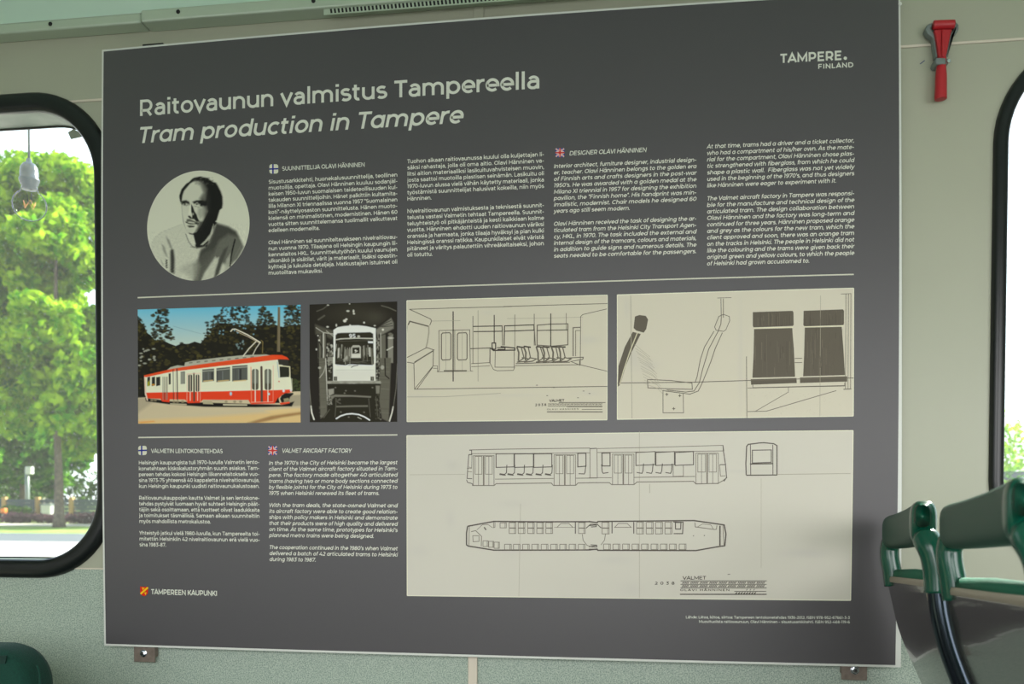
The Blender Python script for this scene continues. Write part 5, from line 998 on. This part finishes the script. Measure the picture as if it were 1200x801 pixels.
# ---------------------------------------------------------------- bulb hanging outside the left window
M_bulb = bpy.data.materials.new('clear_bulb_glass'); M_bulb.use_nodes = True; N = M_bulb.node_tree; N.nodes.clear()
out = N.nodes.new('ShaderNodeOutputMaterial'); tr = N.nodes.new('ShaderNodeBsdfTransparent'); tr.inputs[0].default_value = (1, 1, 1, 1); gl = N.nodes.new('ShaderNodeBsdfGlossy'); gl.inputs['Roughness'].default_value = .03
lw = N.nodes.new('ShaderNodeLayerWeight'); lw.inputs[0].default_value = .05; mx = N.nodes.new('ShaderNodeMixShader')
N.links.new(lw.outputs['Fresnel'], mx.inputs[0]); N.links.new(tr.outputs[0], mx.inputs[1]); N.links.new(gl.outputs[0], mx.inputs[2]); N.links.new(mx.outputs[0], out.inputs[0])
YBU = .22; bc = at(34.6, 240.5, YBU); sc_ = (at(51.5, 240, YBU)[0] - at(18, 240, YBU)[0]) / 2
bl = empty('hanging_bulb', (bc[0], YBU, bc[2])); props(bl, 'clear glass light bulb on a dark cord in the left window', 'light bulb')
th = np.linspace(-90, 58, 16); pr_ = [(sc_ * math.cos(math.radians(a)), sc_ * math.sin(math.radians(a))) for a in th] + [(sc_ * .50, sc_ * .98), (sc_ * .46, sc_ * 1.15)]
bm = bmesh.new(); lathe(bm, bc, (0, 0, 1), pr_, 32); bm_obj('glass_globe', bm, M_bulb, bl, True)
bm = bmesh.new(); lathe(bm, bc, (0, 0, 1), [(sc_ * r, sc_ * h) for r, h in ((.44, 1.0), (.46, 1.3), (.54, 1.34), (.56, 1.5), (.60, 1.52), (.60, 1.68), (.54, 1.72), (.55, 2.1), (.50, 2.4), (.36, 2.62), (.18, 2.72), (.14, 2.95), (.05, 3.0))], 24); bm_obj('socket', bm, M_sock, bl, True)
bm = bmesh.new(); sweep(bm, [Vector(bc) + Vector((0, 0, sc_ * 2.9)), Vector(bc) + Vector((.0006, 0, .15)), Vector(bc) + Vector((.001, 0, .30)), Vector(bc) + Vector((.001, 0, .42)), Vector((bc[0], .20, bc[2] + .425)), Vector((bc[0], .112, bc[2] + .425))], 8, rad=.0028); bm_obj('cord', bm, M_sock, bl, True)
bm = bmesh.new(); lathe(bm, bc, (0, 0, 1), [(sc_ * .1, sc_ * .15), (sc_ * .14, sc_ * .9), (sc_ * .2, sc_ * 1.0)], 10); bm_obj('glass_stem', bm, M_bulb, bl, True)
bm = bmesh.new(); pp = [Vector(bc) + Vector((sc_ * .34 * math.cos(i * math.pi / 4), sc_ * .34 * math.sin(i * math.pi / 4), sc_ * (.25 if i % 2 else -.15))) for i in range(9)]; sweep(bm, pp, 5, rad=.0006); bm_obj('filament', bm, M_fil, bl, True)

# ---------------------------------------------------------------- outdoors
GZ = -.60
M_grass = mat('park_grass', sr(96, 130, 48), .9, col2=sr(150, 170, 80), noise_amt=.2, nscale=.8); M_road = mat('asphalt_road', sr(84, 92, 96), .8); M_pave = mat('pale_paving', sr(196, 190, 176), .8)
M_bark = mat('tree_bark', sr(104, 92, 80), .9, col2=sr(78, 68, 60), noise_amt=.15, nscale=6)
def leafmat(name, c, c2):
    M = bpy.data.materials.new(name); M.use_nodes = True; N = M.node_tree; N.nodes.clear(); out = N.nodes.new('ShaderNodeOutputMaterial')
    d = N.nodes.new('ShaderNodeBsdfDiffuse'); t = N.nodes.new('ShaderNodeBsdfTranslucent'); x = N.nodes.new('ShaderNodeMixShader'); x.inputs[0].default_value = .5
    ge = N.nodes.new('ShaderNodeTexCoord'); n = N.nodes.new('ShaderNodeTexNoise'); n.inputs['Scale'].default_value = 1.6; r = N.nodes.new('ShaderNodeValToRGB')
    r.color_ramp.elements[0].position = .38; r.color_ramp.elements[1].position = .62; r.color_ramp.elements[0].color = (*c, 1); r.color_ramp.elements[1].color = (*c2, 1)
    N.links.new(ge.outputs['Object'], n.inputs['Vector']); N.links.new(n.outputs[0], r.inputs[0]); N.links.new(r.outputs[0], d.inputs[0]); N.links.new(r.outputs[0], t.inputs[0])
    N.links.new(d.outputs[0], x.inputs[1]); N.links.new(t.outputs[0], x.inputs[2]); N.links.new(x.outputs[0], out.inputs[0]); return M
M_leaf = leafmat('lime_leaves', sr(78, 138, 20), sr(168, 200, 44)); M_leaf2 = leafmat('green_leaves', sr(44, 104, 24), sr(108, 158, 44)); M_hedge = leafmat('hedge_leaves', sr(44, 78, 36), sr(84, 116, 54)); M_flow = leafmat('purple_bedding', sr(70, 60, 62), sr(110, 84, 92))
props(box('ground', (-70, .6, GZ - .2), (60, 120, GZ), M_grass), kind='structure')
props(box('road', (-70, 24.6, GZ), (60, 29.9, GZ + .02), M_road), kind='structure'); props(box('pavement', (-70, .7, GZ), (60, 24.4, GZ + .03), M_pave), kind='structure')  # pavement's unseen near stretch added to bounce sunlight up to the ceiling
props(box('footpath', (-70, 36.9, GZ), (60, 39.4, GZ + .02), M_pave), kind='structure')
def leaves(n, centers, size, mt, name, parent, seed):
    g_ = np.random.default_rng(seed); C_ = np.array([c[:3] for c in centers]); R_ = np.array([c[3:6] for c in centers]); vol = R_.prod(1) ** .8; idx = g_.choice(len(C_), n, p=vol / vol.sum())
    d = g_.normal(size=(n, 3)); d /= np.linalg.norm(d, axis=1)[:, None]; rr2 = g_.uniform(.1, 1.15, n)[:, None] ** .6; P = C_[idx] + d * R_[idx] * rr2
    a = g_.normal(size=(n, 3)); a /= np.linalg.norm(a, axis=1)[:, None]; b = np.cross(a, g_.normal(size=(n, 3))); b /= np.linalg.norm(b, axis=1)[:, None]; s = g_.uniform(.6, 1.3, n)[:, None] * size
    V = np.stack([P - a * s, P + b * s * .55, P + a * s, P - b * s * .55], 1).reshape(-1, 3)
    me = bpy.data.meshes.new(name); me.vertices.add(4 * n); me.vertices.foreach_set('co', V.ravel()); me.loops.add(4 * n); me.loops.foreach_set('vertex_index', np.arange(4 * n)); me.polygons.add(n)
    me.polygons.foreach_set('loop_start', np.arange(n) * 4); me.polygons.foreach_set('loop_total', np.full(n, 4)); me.materials.append(mt); me.update(); me.validate()
    o = bpy.data.objects.new(name, me); COL.objects.link(o); child(o, parent); o['kind'] = 'stuff'; return o
def tree(x, y, h, tr_, crown, mt, lab, nleaf, seed, lean=0, base=3.0, grp=None, size=.16):
    r = empty('leafy_tree', (x, y, GZ)); props(r, lab, 'tree', 'park trees outside the windows'); g_ = np.random.default_rng(seed)
    pts = [(x, y, GZ), (x + lean * .3, y, GZ + h * .15), (x + lean * .6 + g_.uniform(-.1, .1), y, GZ + h * .4), (x + lean, y, GZ + h * .8)]
    sp_ = spline(pts, 5); bm = bmesh.new(); sweep(bm, sp_, 12, rad=list(np.interp(np.linspace(0, 1, len(sp_)), [0, .06, .3, 1], [tr_ * 1.5, tr_ * 1.1, tr_ * .9, tr_ * .3]))); bm_obj('trunk', bm, M_bark, r, True)
    cs = []
    for i in range(80):
        a = g_.uniform(0, 2 * math.pi); hz = g_.uniform(0, 1); rad = crown * math.sin(math.pi * min(.97, .12 + hz * .85)) ** .6 * g_.uniform(.3, 1)
        cs.append((x + rad * math.cos(a), y + rad * math.sin(a), GZ + base + (h - base) * hz, g_.uniform(.6, 1.5), g_.uniform(.6, 1.5), g_.uniform(.6, 1.3)))
    for c_ in [q_ for q_ in cs if q_[2] < GZ + base + h * .3][:5]:
        p0 = sp_[int(len(sp_) * g_.uniform(.4, .8))]; bm = bmesh.new(); sweep(bm, [p0, p0.lerp(Vector(c_[:3]), .5) + Vector((0, 0, .2)), Vector(c_[:3])], 6, rad=[tr_ * .35, tr_ * .2, tr_ * .08]); bm_obj('branch', bm, M_bark, r, True)
    leaves(nleaf, cs, size, mt, 'foliage', r, seed + 1); return r
def dx(px, Y): return 1.169 + (-.802 + px * .001187) * (Y + 1.7625)
tree(dx(70, 35.8), 35.8, 17, .21, 4.6, M_leaf, 'lime green tree whose grey trunk shows in the lower part of the left window', 42000, 11, base=3.4, size=.24)
tree(dx(-45, 38.5), 38.5, 17.5, .22, 4.8, M_leaf2, 'deeper green tree at the left edge of the left window', 42000, 22, base=3.2, size=.24)
tree(dx(28, 49), 49, 20, .20, 5.6, M_leaf2, 'darker green tree behind the lime green tree in the left window', 34000, 33, base=2.4, size=.28)
tree(dx(-60, 54), 54, 20, .20, 6, M_leaf, 'pale tree standing furthest back in the left window', 26000, 36, base=2.6, size=.28)
tree(dx(185, 41), 41, 11.5, .20, 3.4, M_leaf, 'lime green tree hidden mostly behind the panel, right of the trunk', 20000, 44, base=2.2, size=.22)
def shrub(name, x, y, w, d, h, mt, lab, n, seed, cat='shrub', size=.09):
    r = empty(name, (x, y, GZ)); props(r, lab, cat); g_ = np.random.default_rng(seed); k_ = max(3, int(w * 1.5))
    cs = [(x + g_.uniform(-w / 2, w / 2), y + g_.uniform(-d / 2, d / 2), GZ + h * .5, w / k_ + .2, d / 2, h * g_.uniform(.45, .6)) for _ in range(k_)]
    leaves(n, cs, size, mt, 'foliage', r, seed); return r
shrub('flower_bed', dx(10, 40.4), 40.4, 10, .7, .55, M_flow, 'low dark purple planting along the path in the left window', 5000, 51, 'planting'); shrub('round_shrub', dx(23, 42.7), 42.7, 1.3, .7, .85, M_hedge, 'small green shrub in front of the wooden fence in the left window', 2200, 52)
shrub('tall_hedge', -42, 60, 22, 2.5, 3.4, M_hedge, 'dark hedge behind the trees in the left window', 11000, 53, 'hedge', .22)
# fence, lamp post, low building
M_post = mat('tan_timber', sr(196, 160, 104), .7); M_fpan = mat('blue_grey_board', sr(84, 96, 104), .7); M_pole = mat('grey_pole', sr(140, 150, 150), .5); M_lampw = mat('white_lamp_box', sr(220, 222, 214), .5)
fx = [dx(p_, 43.6) for p_ in (-34, 6, 45.5, 85, 124)]
fn = empty('timber_fence', (fx[2], 43.6, GZ)); props(fn, 'fence of tan posts and grey boards in the left window', 'fence')
for x in fx: box('fence_post', (x - .12, 43.5, GZ), (x + .12, 43.7, GZ + 1.40), M_post, fn)
for x0_, x1_ in zip(fx[:-1], fx[1:]):
    for j in range(5): box('board', (x0_ + .12, 43.57, GZ + .18 + j * .22), (x1_ - .12, 43.61, GZ + .38 + j * .22), M_fpan, fn)
cxx = dx(57, 42.6); wl = empty('white_cabinet', (cxx, 42.6, GZ)); props(wl, 'pale utility cabinet beside the fence in the left window', 'cabinet'); box('cabinet_body', (cxx - .3, 42.4, GZ), (cxx + .3, 42.9, GZ + .95), M_lampw, wl, bev=.03); box('cabinet_roof', (cxx - .34, 42.35, GZ + .95), (cxx + .34, 42.95, GZ + 1.0), M_pole, wl)
lx = dx(33, 45); lp = empty('lamp_post', (lx, 45, GZ)); props(lp, 'grey pole with a small white box on top in the left window', 'lamp post')
bm = bmesh.new(); sweep(bm, [(lx, 45, GZ), (lx, 45, GZ + 1.5), (lx, 45, 2.55)], 12, rad=.12); bm_obj('pole', bm, M_pole, lp, True); box('lamp_box', (lx - .02, 44.85, 2.15), (lx + .36, 45.15, 2.6), M_lampw, lp, bev=.03)
mx_ = dx(4.5, 41.4); mk = empty('orange_marker', (mx_, 41.4, GZ)); props(mk, 'small orange and white marker post near the fence in the left window', 'marker')
box('marker_post', (mx_ - .08, 41.35, GZ), (mx_ + .08, 41.5, GZ + .45), M_lampw, mk, bev=.02); box('marker_head', (mx_ - .13, 41.3, GZ + .45), (mx_ + .13, 41.55, GZ + .78), mat('orange_plastic', sr(240, 130, 30), .5), mk, bev=.04)
qx = dx(18, 66); bd = empty('park_building', (qx, 66, GZ)); props(bd, 'low building with a red brown roof glimpsed behind the trees in the left window', 'building')
box('wall', (qx - 3, 66, GZ), (qx + 1.2, 70, 3.2), M_pave, bd); bm = bmesh.new(); prism(bm, [(qx - 3.3, 65.6, 3.2), (qx + 1.5, 65.6, 3.2), (qx + .8, 65.6, 4.0), (qx - 2.6, 65.6, 4.0)], (0, 4.6, 0)); bm_obj('roof', bm, mat('red_tiles', sr(170, 90, 66), .8), bd)
# seen through the right window
rw = empty('timber_shed', (16.5, 36, GZ)); props(rw, 'tan timber shed with a dark roof seen through the right window', 'building')
for j in range(16): box('plank', (12.5 + j * .55, 36, GZ), (13.03 + j * .55, 36.1, 1.62), M_post, rw)
box('roof', (12.2, 35.6, 1.62), (21.6, 38.5, 1.98), mat('dark_roofing', sr(74, 84, 96), .7), rw); box('side_wall', (12.5, 36.1, GZ), (12.6, 38.3, 1.62), M_post, rw)
shrub('trimmed_hedge', 17, 33.5, 11, 1.2, 1.2, M_hedge, 'low trimmed hedge in front of the timber shed', 7000, 61, 'hedge'); shrub('green_bush', 15.8, 34.9, 6, .5, 2.6, M_leaf2, 'bright green bush against the timber shed', 3500, 62, 'shrub')
tree(19.5, 46, 5.0, .16, 3.0, M_leaf, 'small pale tree behind the timber shed seen through the right window', 2600, 63, base=2.2)

shrub('tree_belt', -11, 62, 48, 4, 9.5, M_leaf2, 'distant belt of green trees far behind the park path', 26000, 71, 'trees', .4)
bm = bmesh.new(); pxprism(bm, [(167, 51.9), (191, 50.0), (191, 53.4), (167, 55.2)], .004, YW); bm_obj('hanging_clip', bm, M_dark, panel)
